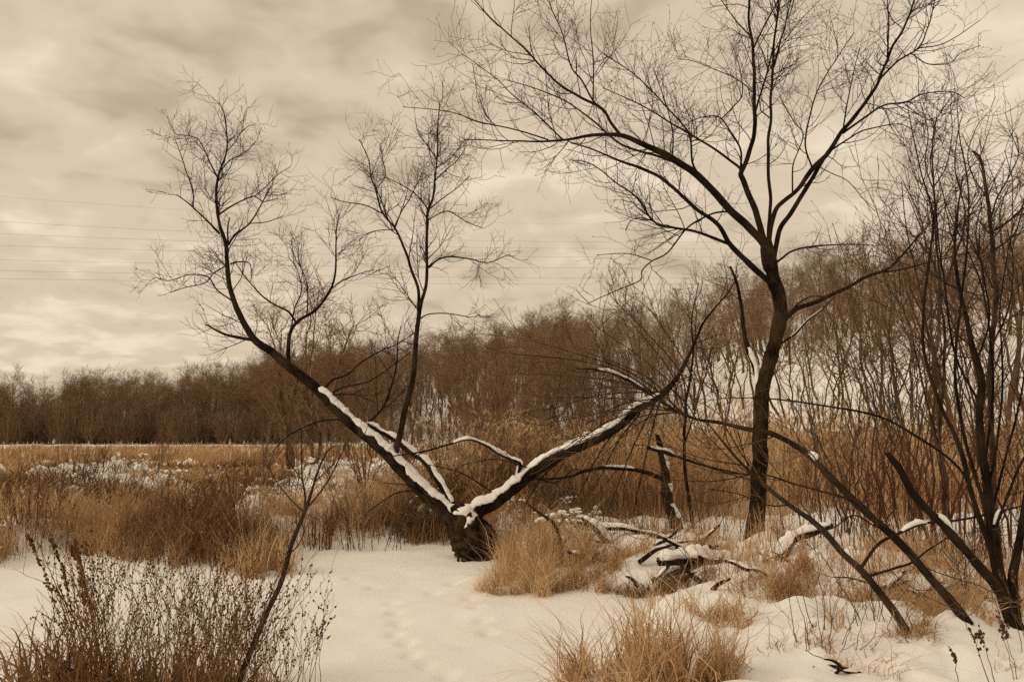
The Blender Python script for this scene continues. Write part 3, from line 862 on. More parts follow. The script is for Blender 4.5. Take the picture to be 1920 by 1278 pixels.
for i, (pts, w, dd) in enumerate([
    ([(1850, 930), (1870, 820), (1880, 700), (1875, 580), (1890, 470), (1905, 400)], (10, 2), 0.5),
    ([(1845, 880), (1860, 760), (1858, 640), (1835, 520), (1780, 400), (1760, 330)], (9, 2), 0.9),
    ([(1838, 760), (1790, 660), (1775, 560), (1760, 450), (1751, 350), (1745, 290), (1765, 250)], (8, 2), 0.5),
    ([(1860, 960), (1885, 860), (1915, 740), (1925, 620), (1915, 500)], (10, 3), 0.2),
    ([(1830, 680), (1855, 600), (1845, 520), (1830, 440), (1842, 380)], (7, 2), -0.5)]):
    D.limb('rise%d' % i, pts, w, parent='main', dd=dd, part='stem', twigs=dict(WT, tmin=0.25))

base = gp(1812, 1162)
D4 = Tree('leaning_willow', 'long leaning willow stem arching over towards the tall bank tree and ending in fine whips', base, M_BARK2, M_TWIG_L)
D4.limb('trunk', [(1818, 1172), (1785, 1129), (1744, 1084), (1710, 1043), (1676, 1006), (1631, 965), (1605, 942), (1568, 905), (1534, 871), (1504, 845), (1452, 815), (1429, 809), (1390, 802), (1348, 792), (1307, 786), (1275, 773), (1250, 765)],
        (32, 30, 28, 27, 26, 25, 24, 22, 20, 19, 17, 16, 14, 12, 10, 8, 5), d0=base[1], dd=0.9, part='trunk', rough=0.7, sides=20, snow=[(1510, 1532, 0.03)], twigs=dict(WT, d1=2.5, tmin=0.3))
D4.limb('side', [(1605, 943), (1579, 931), (1538, 920), (1489, 908), (1440, 890), (1380, 888), (1340, 880), (1290, 860)], (8, 1.8), parent='trunk', dd=-0.5, twigs=dict(WT, d1=4, up=0.02), snow=[(1340, 1358, 0.03)])
D4.limb('cross', [(1660, 990), (1640, 985), (1600, 965), (1560, 990), (1520, 1000)], (5, 2), parent='trunk', dd=-0.5)
for i, (x1, y1, bx, by) in enumerate([(1080, 730, 0, -25), (1040, 790, 0, -12), (1100, 660, 10, -20), (980, 700, 0, -30), (1130, 620, 20, -10), (1020, 745, 0, -18), (1180, 600, 30, 0), (1085, 830, 0, -14),
                                      (940, 660, 0, -40), (1150, 560, 40, 0), (1000, 640, 0, -30), (1220, 580, 30, 10), (1120, 860, 0, -20)]):
    x0, y0 = 1262 + i * 7 % 40, 768 + i * 3 % 16
    D4.limb('whip%d' % i, [(x0, y0), (x0 * 0.6 + x1 * 0.4 + bx, y0 * 0.6 + y1 * 0.4 + by), (x1, y1)], (4.2, 1.1), parent='trunk', dd=rng.uniform(-0.9, 0.9),
            twigs=dict(d1=6, l1=(0.25, 0.8), d2=5, l2=(0.1, 0.4), d3=3, ang=(12, 40), up=0.04, r1=0.0028))

base = gp(1702, 1186)
D5 = Tree('slanting_willow', 'slim slanting willow stem nearest the snowy bank, crossing low before the bank tree', base, M_BARK2, M_TWIG_L)
D5.limb('trunk', [(1708, 1196), (1699, 1181), (1676, 1144), (1639, 1095), (1613, 1066), (1579, 1036), (1545, 998), (1519, 972), (1482, 946), (1444, 916), (1407, 882), (1377, 852), (1351, 822), (1325, 790)],
        (34, 27, 25, 23, 22, 20, 19, 17, 15, 13, 11, 8, 6, 3), d0=base[1], dd=0.8, part='trunk', rough=0.6, sides=18, twigs=dict(WT, d1=3.5, tmin=0.3, ang=(15, 55)))
D5.limb('fork', [(1613, 1066), (1646, 1021), (1680, 1002), (1725, 983), (1775, 978), (1833, 968), (1893, 953), (1930, 945)], (11, 10, 9, 8, 7, 6, 5, 4), parent='trunk', dd=0.5, snow=[(1690, 1742, 0.025)], twigs=dict(WT, d1=1.5))
D5.limb('low', [(1640, 1092), (1631, 1080), (1706, 1056), (1740, 1030), (1790, 1000)], (8, 3), parent='trunk', dd=0.5, twigs=dict(WT, d1=1.5))
D5.limb('left', [(1482, 946), (1450, 948), (1420, 940), (1385, 925), (1330, 915)], (5, 1.6), parent='trunk', dd=-0.3, twigs=dict(WT, d1=4))
for i, (x1, y1) in enumerate([(1310, 800), (1280, 850), (1340, 760), (1260, 900), (1370, 750), (1240, 830)]):
    x0, y0 = 1440 - i * 9, 912 - i * 8
    D5.limb('whip%d' % i, [(x0, y0), ((x0 + x1) / 2, (y0 + y1) / 2 + 8), (x1, y1)], (4, 1.2), parent='trunk', dd=rng.uniform(-0.6, 0.6), twigs=dict(d1=6, l1=(0.2, 0.6), d2=5, l2=(0.1, 0.3), d3=2, ang=(12, 40), up=0.03, r1=0.003))

# ---- tall stem with a snapped top behind the clump
base = gp(1872, 1062)
G = Tree('snapped_top_tree', 'slim upright tree with a crooked snapped top and branching forks behind the willow clump', base, M_BARK2, M_TWIG)
G.limb('trunk', [(1872, 1068), (1868, 980), (1862, 900), (1858, 780), (1858, 680), (1866, 560), (1863, 464), (1857, 407), (1846, 345), (1840, 300), (1826, 283)], (22, 20, 19, 17, 16, 15, 14, 12, 10, 9, 5), d0=base[1], dd=0.5, part='trunk', rough=0.6, cap=True,
       twigs=dict(WT, tmin=0.5))
for i, (pts, w, dd) in enumerate([([(1864, 432), (1890, 415), (1913, 394), (1960, 365)], (8, 3), -0.4), ([(1858, 410), (1870, 370), (1890, 335), (1910, 290), (1905, 250)], (6, 1.8), 0.4),
                                  ([(1864, 470), (1900, 440), (1915, 400), (1925, 340)], (6, 2), 0.6), ([(1850, 370), (1825, 330), (1815, 290), (1830, 240), (1850, 215)], (4, 1.5), -0.4),
                                  ([(1862, 540), (1830, 470), (1812, 420), (1830, 360)], (6, 2), 0.5), ([(1859, 650), (1890, 580), (1900, 500), (1890, 430)], (6, 2), -0.5)]):
    G.limb('b%d' % i, pts, w, parent='trunk', dd=dd, twigs=dict(WT, d1=5))

base = gp(1768, 1030)
G2 = Tree('slender_willow', 'slender pale willow with thin whippy stems fanning upward', base, M_BARK2, M_TWIG)
G2.limb('trunk', [(1770, 1036), (1770, 940), (1762, 840), (1768, 740), (1772, 640), (1764, 560), (1756, 450), (1751, 350), (1748, 290), (1756, 225), (1790, 175)], (12, 11, 10, 9, 8, 7, 6, 5, 4, 3, 1.5), d0=base[1], dd=1.0, part='trunk', rough=0.4, twigs=dict(WT, tmin=0.35, d1=6))
for i, (pts, w, dd) in enumerate([([(1769, 720), (1740, 620), (1720, 520), (1700, 430), (1690, 340)], (6, 1.8), 0.5), ([(1764, 560), (1795, 470), (1810, 400), (1790, 310), (1800, 230)], (6, 1.8), -0.6),
                                  ([(1752, 360), (1735, 310), (1740, 250), (1725, 190)], (4, 1.5), 0.5), ([(1765, 850), (1735, 740), (1712, 640), (1690, 560), (1685, 480)], (6, 1.6), -0.4),
                                  ([(1751, 350), (1775, 310), (1785, 250), (1782, 195)], (4, 1.5), 0.4)]):
    G2.limb('b%d' % i, pts, w, parent='trunk', dd=dd, part='stem', twigs=dict(WT, d1=6))

# ---- dead snag, thin pole, sapling in front
base = gp(1268, 996)
E = Tree('dead_snag', 'short dead snag plastered with snow between the leaning tree and the tall one', base, M_BARK, M_TWIG, ws=0.8)
E.limb('trunk', [(1270, 1004), (1265, 969), (1253, 941), (1249, 897), (1243, 860), (1239, 838), (1232, 816)], (30, 27, 23, 19, 16, 13, 8), d0=base[1], dd=0.0, part='trunk', rough=1.2, cap=True,
       sides=18, snow=[(836, 882, 0.035, 1), (905, 925, 0.05, 1), (942, 985, 0.03, 1, 0.3)])
E.limb('arm', [(1262, 853), (1250, 848), (1232, 843), (1214, 838)], (9, 8), parent='trunk', dd=-0.3, cap=True, snow=[(1215, 1262, 0.03)])
E.limb('arm_right', [(1244, 848), (1270, 856), (1310, 870), (1350, 880), (1400, 890)], (7, 2), parent='trunk', dd=-0.5, twigs=dict(WT, d1=3))
E.limb('arch', [(1247, 900), (1225, 890), (1193, 880), (1160, 876), (1134, 877), (1110, 880), (1090, 884), (1067, 893), (1020, 898), (965, 897)], (10, 10, 9, 9, 8, 8, 7, 5, 4, 2), parent='trunk', dd=-0.8, snow=[(1132, 1190, 0.03)], twigs=dict(WT, d1=3, up=-0.08))

base = gp(1300, 992)
P = Tree('thin_pole_tree', 'thin straight dark pole tree standing just beside the dead snag', base, M_BARK, M_TWIG)
P.limb('trunk', [(1301, 998), (1292, 937), (1284, 878), (1283, 798), (1290, 730), (1300, 660), (1297, 600), (1310, 530)], (13, 11, 10, 9, 8, 6, 4, 2), d0=base[1], dd=0.5, part='trunk', rough=0.5, twigs=dict(WT, tmin=0.3, d1=5))
P.limb('fork', [(1284, 830), (1300, 780), (1318, 720), (1335, 650)], (5, 1.5), parent='trunk', dd=0.4, twigs=dict(WT, d1=4))

base = flat(420, 1345)
S = Tree('bare_sapling', 'bare sapling slanting up through the dry weeds in front of the frozen creek', base, M_BARK2, M_TWIG_L, ws=0.7)
S.limb('trunk', [(418, 1345), (447, 1278), (470, 1221), (499, 1152), (529, 1086), (547, 1020), (569, 966), (583, 925), (597, 880), (611, 850), (624, 835)], (17, 15, 14, 13, 12, 11, 9.5, 7, 5, 3.5, 2), d0=base[1], dd=0.5, part='trunk', rough=0.4, sides=12, wig=0.12)
for i, (pts, w, dd) in enumerate([([(570, 962), (572, 930), (566, 890), (566, 830), (565, 800)], (5.5, 1.6), 0.3), ([(572, 955), (590, 935), (612, 905), (635, 862), (650, 830)], (4, 1.3), 0.2), ([(588, 905), (615, 880), (640, 850)], (3, 1.2), -0.2),
                                  ([(570, 960), (545, 935), (520, 905), (500, 870)], (3.5, 1.3), 0.3), ([(567, 900), (545, 870), (535, 850)], (2.5, 1.2), -0.2), ([(540, 1040), (560, 1020), (575, 985)], (2.5, 1.2), -0.2)]):
    S.limb('b%d' % i, pts, w, parent='trunk' if i in (0, 1, 2, 3, 5) else 'b0', dd=dd, twigs=dict(d1=5, l1=(0.08, 0.3), d2=5, l2=(0.05, 0.15), d3=0, r1=0.002))


# ------------------------------------------------------------------ woodland trees
def wood_tree(seed, hgt, r0, fork=0.45, lean=0.05, multi=False, fine=1.0, rmin=0.008):
    """a bare tree at the origin: trunk arrays and crown bag"""
    global rng
    keep = rng
    rng = np.random.default_rng(seed)
    n = 14
    z = np.linspace(0, 1, n)
    stems = []
    ns = rng.integers(2, 4) if multi else 1
    for s in range(ns):
        a = rng.uniform(0, 6.28)
        l = lean * (1 + 2.5 * multi) * hgt
        wob = np.cumsum(rng.normal(size=(n, 2)) * 0.018 * hgt, 0)
        wob -= wob[0]
        p = np.stack([np.cos(a) * l * z ** 1.4 + wob[:, 0] * 0.6, np.sin(a) * l * z ** 1.4 + wob[:, 1] * 0.6, z * hgt * rng.uniform(0.85, 1)], 1)
        r = r0 * (1 - 0.2 * s) * (1 - z) ** 0.75 * (1 + 0.35 * np.exp(-z * 25)) + 0.012
        stems.append((p, r))
    tb, cb = Bag(), Bag()
    for p, r in stems:
        v, f, uv = tubes(p[None], r[None], 7)
        tb.add(v, f, 0.4, uv)
        a1 = spawn(p[None], r[None], 2.2, (0.2 * hgt, 0.42 * hgt), (30, 65), 0.07, 9, 0.045, 0.014, fork, 0.15, 0.6, 0.6, tip=1)
        lv = [(a1, 5)]
        a2 = spawn(*a1, 2.6 * fine, (0.08 * hgt, 0.2 * hgt), (25, 65), 0.06, 6, 0.02, 0.009, 0.12, 0.17, 0.7, 0.4, tip=1)
        lv.append((a2, 3))
        a3 = spawn(*a2, 3.6 * fine, (0.04 * hgt, 0.11 * hgt), (22, 65), 0.05, 4, 0.011, rmin, 0.1, 0.17, 0.8, 0.3, tip=1)
        lv.append((a3, 3))
        if fine >= 1:
            lv.append((spawn(*a3, 3.2, (0.2, 0.6), (22, 60), 0.03, 3, 0.008, 0.0055, 0.1, 0.17, 0.8, 0.3), 3))
        for a, k in lv:
            v, f, uv = tubes(a[0], a[1], k)
            tn = np.repeat(np.clip(0.45 + rng.normal(size=len(a[0])) * 0.22, 0, 1), a[0].shape[1] * k)
            cb.add(v, f, tn, uv)
    rng = keep
    return tb, cb


PROTO = []
for i in range(17):
    tb, cb = wood_tree(100 + i, [11, 12, 10.5, 9.5, 12.5, 11.5, 8.5, 10, 9, 12.5, 13, 12, 12, 11, 12.5, 11.5, 10.5][i], [0.13, 0.14, 0.11, 0.10, 0.13, 0.13, 0.09, 0.12, 0.09, 0.11, 0.13, 0.10, 0.11, 0.09, 0.12, 0.10, 0.085][i], fork=[0.35, 0.45, 0.3, 0.28, 0.5, 0.4, 0.22, 0.33, 0.25, 0.52, 0.56, 0.5, 0.5, 0.45, 0.55, 0.42, 0.48][i],
                       multi=i in (3, 6, 8, 9, 11, 13, 15, 16), lean=0.05 if i < 9 else 0.085, fine=1.0 if i < 12 else 0.62, rmin=0.008 if i < 12 else 0.009)
    t = tb.build('trunk', M_WOODS)
    c = cb.build('crown', M_CROWN)
    c['kind'] = 'stuff'
    PROTO.append((t.data, c.data))
    bpy.data.objects.remove(t)
    bpy.data.objects.remove(c)


def place_wood(kind, x, y, s, label, group, name='bare_tree', sink=0.15):
    root = thing(name, label, 'tree', group, (x, y, gz(x, y) - sink))
    root.rotation_euler = (random.gauss(0, 0.045), random.gauss(0, 0.045), random.uniform(0, 6.28))
    root.scale = (s, s, s)
    for nm, me in zip(('trunk', 'crown'), PROTO[kind]):
        o = bpy.data.objects.new(nm, me)
        COL.objects.link(o)
        o.parent = root
        if nm == 'crown':
            o['kind'] = 'stuff'
    return root


def scatter(n, gen, dmin, tries=60):
    pts = []
    for _ in range(n * tries):
        if len(pts) >= n:
            break
        x, y, dm = gen()
        if all((x - a) ** 2 + (y - b) ** 2 > (dm * dmin) ** 2 for a, b in pts):
            pts.append((x, y))
    return pts


rs = random.Random(5)


def gen_hill():
    u = rs.uniform(-0.34, 0.74)
    t = rs.uniform(0, 62) if rs.random() < 0.75 else rs.uniform(26, 62)
    if u > 0.12 and t < 34 and rs.random() < 0.4:
        u = rs.uniform(-0.34, 0.12)
    y = (58.2 + t) / (0.7 * u + 0.72)
    return u * y, y, 1.0


for x, y in scatter(285, gen_hill, 2.1):
    k = rs.randrange(12, 17) if x / y > 0.08 and 0.7 * x + 0.72 * y < 104 else rs.randrange(12)
    place_wood(k, x, y, rs.uniform(0.72, 1.1), 'bare brown woodland tree standing on the snowy hillside', 'bare trees on the snowy hillside')


def gen_far():
    u = rs.uniform(-0.74, -0.2)
    y = rs.uniform(112, 122) if rs.random() < 0.5 else rs.uniform(114, 165)
    return u * y, y, 1.0


for x, y in scatter(150, gen_far, 2.0):
    place_wood(rs.randrange(12), x, y, rs.uniform(0.45, 0.82) + 0.26 * float(fbm(x * 0.06, 3.3, seed=61, octv=3)) + 0.1 * sstep(-0.6, -0.3, x / y) - 0.14 * sstep(-0.45, -0.68, x / y), 'bare grey-brown tree in the distant wood beyond the marsh', 'bare trees of the distant wood', name='distant_tree')

def gn_scatter(name, label, cat, pts, rotz, scale, kinds, sources):
    """one mass made of copies of things that stand in the scene, for what nobody could count"""
    me = bpy.data.meshes.new(name)
    me.vertices.add(len(pts))
    me.vertices.foreach_set('co', np.asarray(pts, dtype=np.float32).ravel())
    for an, dt, vals in (('turn', 'FLOAT', rotz), ('size', 'FLOAT', scale), ('which', 'INT', kinds)):
        me.attributes.new(an, dt, 'POINT').data.foreach_set('value', np.asarray(vals, dtype=np.int32 if dt == 'INT' else np.float32))
    o = bpy.data.objects.new(name, me)
    COL.objects.link(o)
    ng = bpy.data.node_groups.new(name, 'GeometryNodeTree')
    ng.interface.new_socket('Geometry', in_out='INPUT', socket_type='NodeSocketGeometry')
    ng.interface.new_socket('Geometry', in_out='OUTPUT', socket_type='NodeSocketGeometry')
    N_, L_ = ng.nodes, ng.links
    gi, go = N_.new('NodeGroupInput'), N_.new('NodeGroupOutput')

    def attr(an, dt):
        q = N_.new('GeometryNodeInputNamedAttribute')
        q.data_type = dt
        q.inputs['Name'].default_value = an
        return q.outputs['Attribute']
    turn, size, which = attr('turn', 'FLOAT'), attr('size', 'FLOAT'), attr('which', 'INT')
    cx = N_.new('ShaderNodeCombineXYZ')
    L_.new(turn, cx.inputs[2])
    jn = N_.new('GeometryNodeJoinGeometry')
    for k, objs in enumerate(sources):
        cp = N_.new('FunctionNodeCompare')
        cp.data_type = 'INT'
        cp.operation = 'EQUAL'
        ia = [q for q in cp.inputs if q.type == 'INT']
        L_.new(which, ia[0])
        ia[1].default_value = k
        for ob in objs:
            oi = N_.new('GeometryNodeObjectInfo')
            oi.transform_space = 'ORIGINAL'
            oi.inputs['Object'].default_value = ob
            oi.inputs['As Instance'].default_value = True
            ip = N_.new('GeometryNodeInstanceOnPoints')
            L_.new(gi.outputs[0], ip.inputs['Points'])
            L_.new(cp.outputs[0], ip.inputs['Selection'])
            L_.new(oi.outputs['Geometry'], ip.inputs['Instance'])
            L_.new(cx.outputs[0], ip.inputs['Rotation'])
            L_.new(size, ip.inputs['Scale'])
            L_.new(ip.outputs[0], jn.inputs[0])
    L_.new(jn.outputs[0], go.inputs[0])
    md = o.modifiers.new('copies', 'NODES')
    md.node_group = ng
    return tag(o, label, cat, kind='stuff')


def gzs(P):
    P = np.asarray(P, float)
    return np.column_stack([P, height(P[:, 0], P[:, 1])])


# bare shrubs: real ones among the reeds behind the leaning tree, then the uncountable brush of the wood
BUSH = []
for i in range(6):
    keep = rng
    rng = np.random.default_rng(300 + i)
    ns_ = 12
    st = np.zeros((ns_, 7, 3))
    ang = rng.uniform(0, 6.28, ns_)
    ln = rng.uniform(0.1, 1.0, ns_)
    zz = np.linspace(0, 1, 7)
    st[:, :, 0] = (np.cos(ang) * ln)[:, None] * zz ** 1.2 + rng.normal(size=(ns_, 7)) * 0.05 * zz
    st[:, :, 1] = (np.sin(ang) * ln)[:, None] * zz ** 1.2 + rng.normal(size=(ns_, 7)) * 0.05 * zz
    st[:, :, 2] = rng.uniform(0.6, 1.35, ns_)[:, None] * zz * 2.0
    sr = np.tile(np.linspace(0.016, 0.006, 7), (ns_, 1))
    s2 = spawn(st, sr, 3.0, (0.4, 1.1), (22, 60), 0.05, 5, 0.008, 0.004, 0.12, 0.17, 0.8, 0.4)
    s3 = spawn(*s2, 4.5, (0.15, 0.5), (22, 60), 0.04, 3, 0.005, 0.003, 0.12, 0.17, 0.8, 0.4)
    b_ = Bag()
    for a_, k_ in (((st, sr), 4), (s2, 3), (s3, 3)):
        v, f, uv = tubes(a_[0], a_[1], k_)
        b_.add(v, f, np.repeat(np.clip(0.35 + rng.normal(size=len(a_[0])) * 0.2, 0, 1), a_[0].shape[1] * k_), uv)
    o_ = b_.build('stems', M_CROWN)
    BUSH.append(o_.data)
    bpy.data.objects.remove(o_)
    rng = keep
SHRUBS = [(620, 17, 0.8), (690, 15, 0.75), (760, 18, 0.95), (820, 15.5, 0.8), (870, 18, 1.0), (915, 14.5, 0.85), (950, 17, 1.0), (990, 20, 1.15), (1030, 15, 0.9), (1075, 18, 1.05), (1120, 15.5, 0.9), (1165, 19, 1.1), (1210, 16, 0.85), (1330, 17, 0.9),
          (1390, 20, 1.0), (1490, 16, 0.95), (1545, 19, 1.0), (1600, 15, 0.9), (1660, 18, 1.05), (1720, 14, 0.95), (1790, 17, 1.1), (1850, 14, 1.0), (1900, 17, 1.2), (560, 22, 0.9), (500, 26, 0.9)]
first_bush = {}
ORDB = ['first', 'second', 'third', 'fourth', 'fifth', 'sixth', 'seventh', 'eighth', 'ninth', 'tenth', 'eleventh', 'twelfth']
for z0, z1, where in [(0, 860, 'behind the left limb of the leaning tree'), (860, 1420, 'behind the right limb of the leaning tree'), (1420, 2000, 'behind the crossing willow stems')]:
    for j, (px, yy, sz) in enumerate(sorted(q for q in SHRUBS if z0 <= q[0] < z1)):
        x = (px - CX) / F * yy
        rt = thing('bare_shrub', '%s bare tangled shrub from the left %s' % (ORDB[j], where), 'shrub', 'bare shrubs among the reeds', (x, yy, gz(x, yy) - 0.03))
        rt.rotation_euler = (0, 0, rs.uniform(0, 6.28))
        rt.scale = (sz, sz, sz)
        k_ = len(first_bush) if len(first_bush) < 6 else rs.randrange(6)
        ob_ = bpy.data.objects.new('stems', BUSH[k_])
        COL.objects.link(ob_)
        ob_.parent = rt
        ob_['kind'] = 'stuff'
        first_bush.setdefault(k_, ob_)
P_, S_ = [], []
for i in range(1500):
    q = rs.random()
    if q < 0.42:
        u = rs.uniform(-0.36, 0.22)
        y = (58.2 + rs.uniform(-5, 60)) / (0.7 * u + 0.72)
        S_.append(rs.uniform(0.7, 1.7))
    elif q < 0.45:
        u = rs.uniform(0.2, 0.75)
        y = (58.2 + rs.uniform(-5, 60)) / (0.7 * u + 0.72)
        S_.append(rs.uniform(0.5, 1.1))
    else:
        u = rs.uniform(-0.78, -0.2)
        y = 111 + 5 * float(fbm(u * 14, 1.5, seed=71, octv=2)) + (rs.uniform(0, 8) if rs.random() < 0.6 else rs.uniform(0, 50))
        S_.append(rs.uniform(0.7, 2.2))
    P_.append((u * y, y))
gn_scatter('undergrowth', 'low bare brush along the foot of the wood and up the slope', 'undergrowth', gzs(P_), [rs.uniform(0, 6.28) for _ in P_], S_, [rs.randrange(6) for _ in P_], [[first_bush[k]] for k in range(6)])

# the depth of the wood behind the trees one can tell apart: one mass
SRC = {}
for o_ in list(COL.objects):
    if o_.parent is not None and o_.parent.name.startswith('bare_tree') and o_.name.startswith(('trunk', 'crown')):
        for k, (tm, cm) in enumerate(PROTO):
            if o_.data == tm:
                SRC.setdefault(k, {}).setdefault('t', o_)
            elif o_.data == cm:
                SRC.setdefault(k, {}).setdefault('c', o_)
P_, S_ = [], []
for i in range(640):
    if i < 330:
        u = rs.uniform(-0.78, -0.16)
        y = rs.uniform(114, 185)
        S_.append(rs.uniform(0.42, 0.84) + 0.26 * float(fbm(u * 120 * 0.06, 3.3, seed=61, octv=3)) + 0.12 * float(sstep(-0.6, -0.3, u)) - 0.14 * float(sstep(-0.45, -0.68, u)))
    else:
        u = rs.uniform(-0.36, 0.78)
        if u > 0.1 and rs.random() < 0.55:
            u = rs.uniform(-0.36, 0.1)
        if u < 0.1 and rs.random() < 0.6:
            t = rs.uniform(2, 50)
        else:
            t = rs.uniform(46, 80)
        y = (58.2 + t) / (0.7 * u + 0.72)
        S_.append(rs.uniform(0.6, 1.0))
    P_.append((u * y, y))
KS = sorted(SRC)
gn_scatter('far_woods', 'brown mass of bare woodland behind the marsh and over the hill', 'woods', gzs(P_), [rs.uniform(0, 6.28) for _ in P_], S_, [rs.randrange(len(KS)) for _ in P_], [[SRC[k]['t'], SRC[k]['c']] for k in KS])

# nearer slim trees between the marsh and the hill
SLIM = [(592, 842, 24, 6, 0.66), (548, 845, 26, 3, 0.62), (655, 850, 28, 8, 0.6), (700, 848, 30, 6, 0.52), (1240, 850, 22, 16, 0.48), (1330, 852, 24, 16, 0.52), (1375, 850, 27, 13, 0.52), (1540, 838, 30, 13, 0.6), (1590, 842, 27, 12, 0.52),
        (1640, 842, 29, 15, 0.62), (1690, 845, 24, 16, 0.6), (1750, 845, 22, 14, 0.6), (1805, 842, 28, 13, 0.8), (1880, 850, 20, 16, 0.75), (1935, 845, 24, 12, 0.8), (1480, 840, 33, 15, 0.65), (905, 850, 22, 8, 0.42), (960, 850, 24, 6, 0.4), (1040, 850, 25, 3, 0.46), (1110, 850, 23, 8, 0.5), (1160, 852, 26, 2, 0.6)]
ORD = ['first', 'second', 'third', 'fourth', 'fifth', 'sixth', 'seventh', 'eighth', 'ninth', 'tenth']
ZONES = [(0, 800, 'behind the left limb of the leaning tree'), (800, 1420, 'behind the right limb of the leaning tree'), (1420, 2000, 'between the tall bank tree and the right edge')]
for z0, z1, where in ZONES:
    row = sorted(q for q in SLIM if z0 <= q[0] < z1)
    for j, (px, py, yy, k, s) in enumerate(row):
        x = (px - CX) / F * yy
        place_wood(k, x, yy, s, '%s slim bare tree from the left %s' % (ORD[j], where), 'slim trees among the reeds', name='slim_tree', sink=0.05)


# ------------------------------------------------------------------ grasses
def blades(base, hgt, lean, wid, nseg=4, curl=1.0, tint=0.5, droop=0.0, jit=0.0):
    """flat tapering blades: base (M,3), hgt (M,), lean (M,2) sideways shift of the tip"""
    Mn = len(base)
    z = np.linspace(0, 1, nseg)
    p = np.empty((Mn, nseg, 3))
    p[:, :, 0] = base[:, 0:1] + lean[:, 0:1] * z ** (1 + curl)
    p[:, :, 1] = base[:, 1:2] + lean[:, 1:2] * z ** (1 + curl)
    hh = hgt[:, None] * (z - np.asarray(droop).reshape(-1, 1) * z ** 3)
    p[:, :, 2] = base[:, 2:3] + hh
    if jit:
        p[:, 1:, :2] += rng.normal(size=(Mn, nseg - 1, 2)) * jit
    th = rng.uniform(0, math.pi, Mn)
    side = np.stack([np.cos(th), np.sin(th), np.zeros(Mn)], 1)[:, None, :]
    w = (wid[:, None] * np.array([1.0 - 0.9 * q ** 1.5 for q in z])[None])[..., None] * 0.5
    v = np.stack([p - side * w, p + side * w], 2)
    ix = np.arange(Mn * nseg * 2).reshape(Mn, nseg, 2)
    f = np.stack([ix[:, :-1, 0], ix[:, :-1, 1], ix[:, 1:, 1], ix[:, 1:, 0]], -1).reshape(-1, 4)
    tn = np.repeat(np.broadcast_to(np.asarray(tint, float), (Mn,)), nseg * 2)
    return v.reshape(-1, 3), f, tn


def sow(n, u0, u1, y0, y1, mask, pw=1.0):
    """random points in the sector seen from the camera, thinned by a mask"""
    out = []
    got = 0
    while got < n:
        m = (n - got) * 2 + 200
        q = rng.random(m) ** pw
        y = y0 * (y1 / y0) ** q
        u = rng.uniform(u0, u1, m)
        x = u * y
        k = mask(x, y) > rng.random(m)
        x, y = x[k], y[k]
        if len(x) == 0:
            break
        out.append(np.stack([x, y], 1))
        got += len(x)
    return np.concatenate(out)[:n]


def field(name, label, cat, n, u0, u1, y0, y1, mask, hrange, mat, wpx=1.3, lean=0.35, nseg=4, tmean=0.5, plume=0.0, tnoise=0.25, hmod=None, leafy=0.0):
    xy = sow(n, u0, u1, y0, y1, mask)
    x, y = xy.T
    base_ = np.stack([x, y, height(x, y) - 0.01], 1)
    h = rng.uniform(hrange[0], hrange[1], n) * (0.85 + 0.3 * fbm(x * 0.35, y * 0.35, seed=77, octv=2))
    if hmod is not None:
        h = h * hmod(x, y)
    a = rng.uniform(0, 6.28, n)
    l = rng.random(n) ** 1.5 * lean * h * 1.6
    wind = 0.05 * h
    ln = np.stack([np.cos(a) * l + wind, np.sin(a) * l], 1)
    w = np.clip(wpx * y / F, 0.004, 0.05) * rng.uniform(0.6, 1.3, n)
    tn = np.clip(tmean + tnoise * fbm(x * 0.9, y * 0.5, seed=55, octv=3) + rng.normal(size=n) * 0.16, 0, 1)
    b = Bag()
    b.add(*blades(base_, h, ln, w, nseg, 0.8, tn, rng.uniform(0, 0.45, n)))
    if leafy:
        m = rng.random(n) < leafy
        k_ = m.sum()
        fr = rng.uniform(0.3, 0.85, k_)
        q = base_[m] + np.stack([ln[m, 0] * fr ** 1.8, ln[m, 1] * fr ** 1.8, h[m] * fr * 0.9], 1)
        aa = rng.uniform(0, 6.28, k_)
        ll = rng.uniform(0.12, 0.42, k_)
        b.add(*blades(q, ll * rng.uniform(0.4, 1.3, k_), np.stack([np.cos(aa) * ll, np.sin(aa) * ll], 1), w[m] * 1.5, 3, 0.4, np.clip(tn[m] + rng.normal(size=k_) * 0.2 + 0.1, 0, 1), rng.uniform(0.2, 1.3, k_)))
    if plume:
        m = rng.random(n) < plume
        q = base_[m] + np.stack([ln[m, 0], ln[m, 1], h[m] * 0.95], 1)
        b.add(*blades(q - np.array([0, 0, 0.03]), h[m] * 0.1, ln[m] * 0.3 + rng.normal(size=(m.sum(), 2)) * 0.04, w[m] * 2.2, 4, 0.3, np.clip(tn[m] + 0.15, 0, 1), 0.3))
    return tag(b.build(name, mat, smooth=False), label, cat, kind='stuff')


def off_creek(x, y):
    return sstep(0.05, 0.5, creek_sd(x, y))


def patch(x, y, s, seed, a, b):
    return sstep(a, b, fbm(x * s, y * s, seed=seed, octv=3))


def right_zone(x, y):
    return sstep(-2.6, 0.4, x - 0.02 * y)


# tall tan reeds on the right, behind the trees
field('reed_bed', 'tall tan reeds filling the marsh behind the trees', 'reeds', 30000, -0.12, 0.85, 13.0, 50, lambda x, y: off_creek(x, y) * right_zone(x, y) * (0.25 + 0.75 * patch(x, y, 0.3, 91, -0.7, 0.0)) * (hill(x, y) < 0.5), (1.1, 1.95), M_REED, 1.8, 0.42, 4, 0.46, 0.22, 0.5, leafy=1.0)
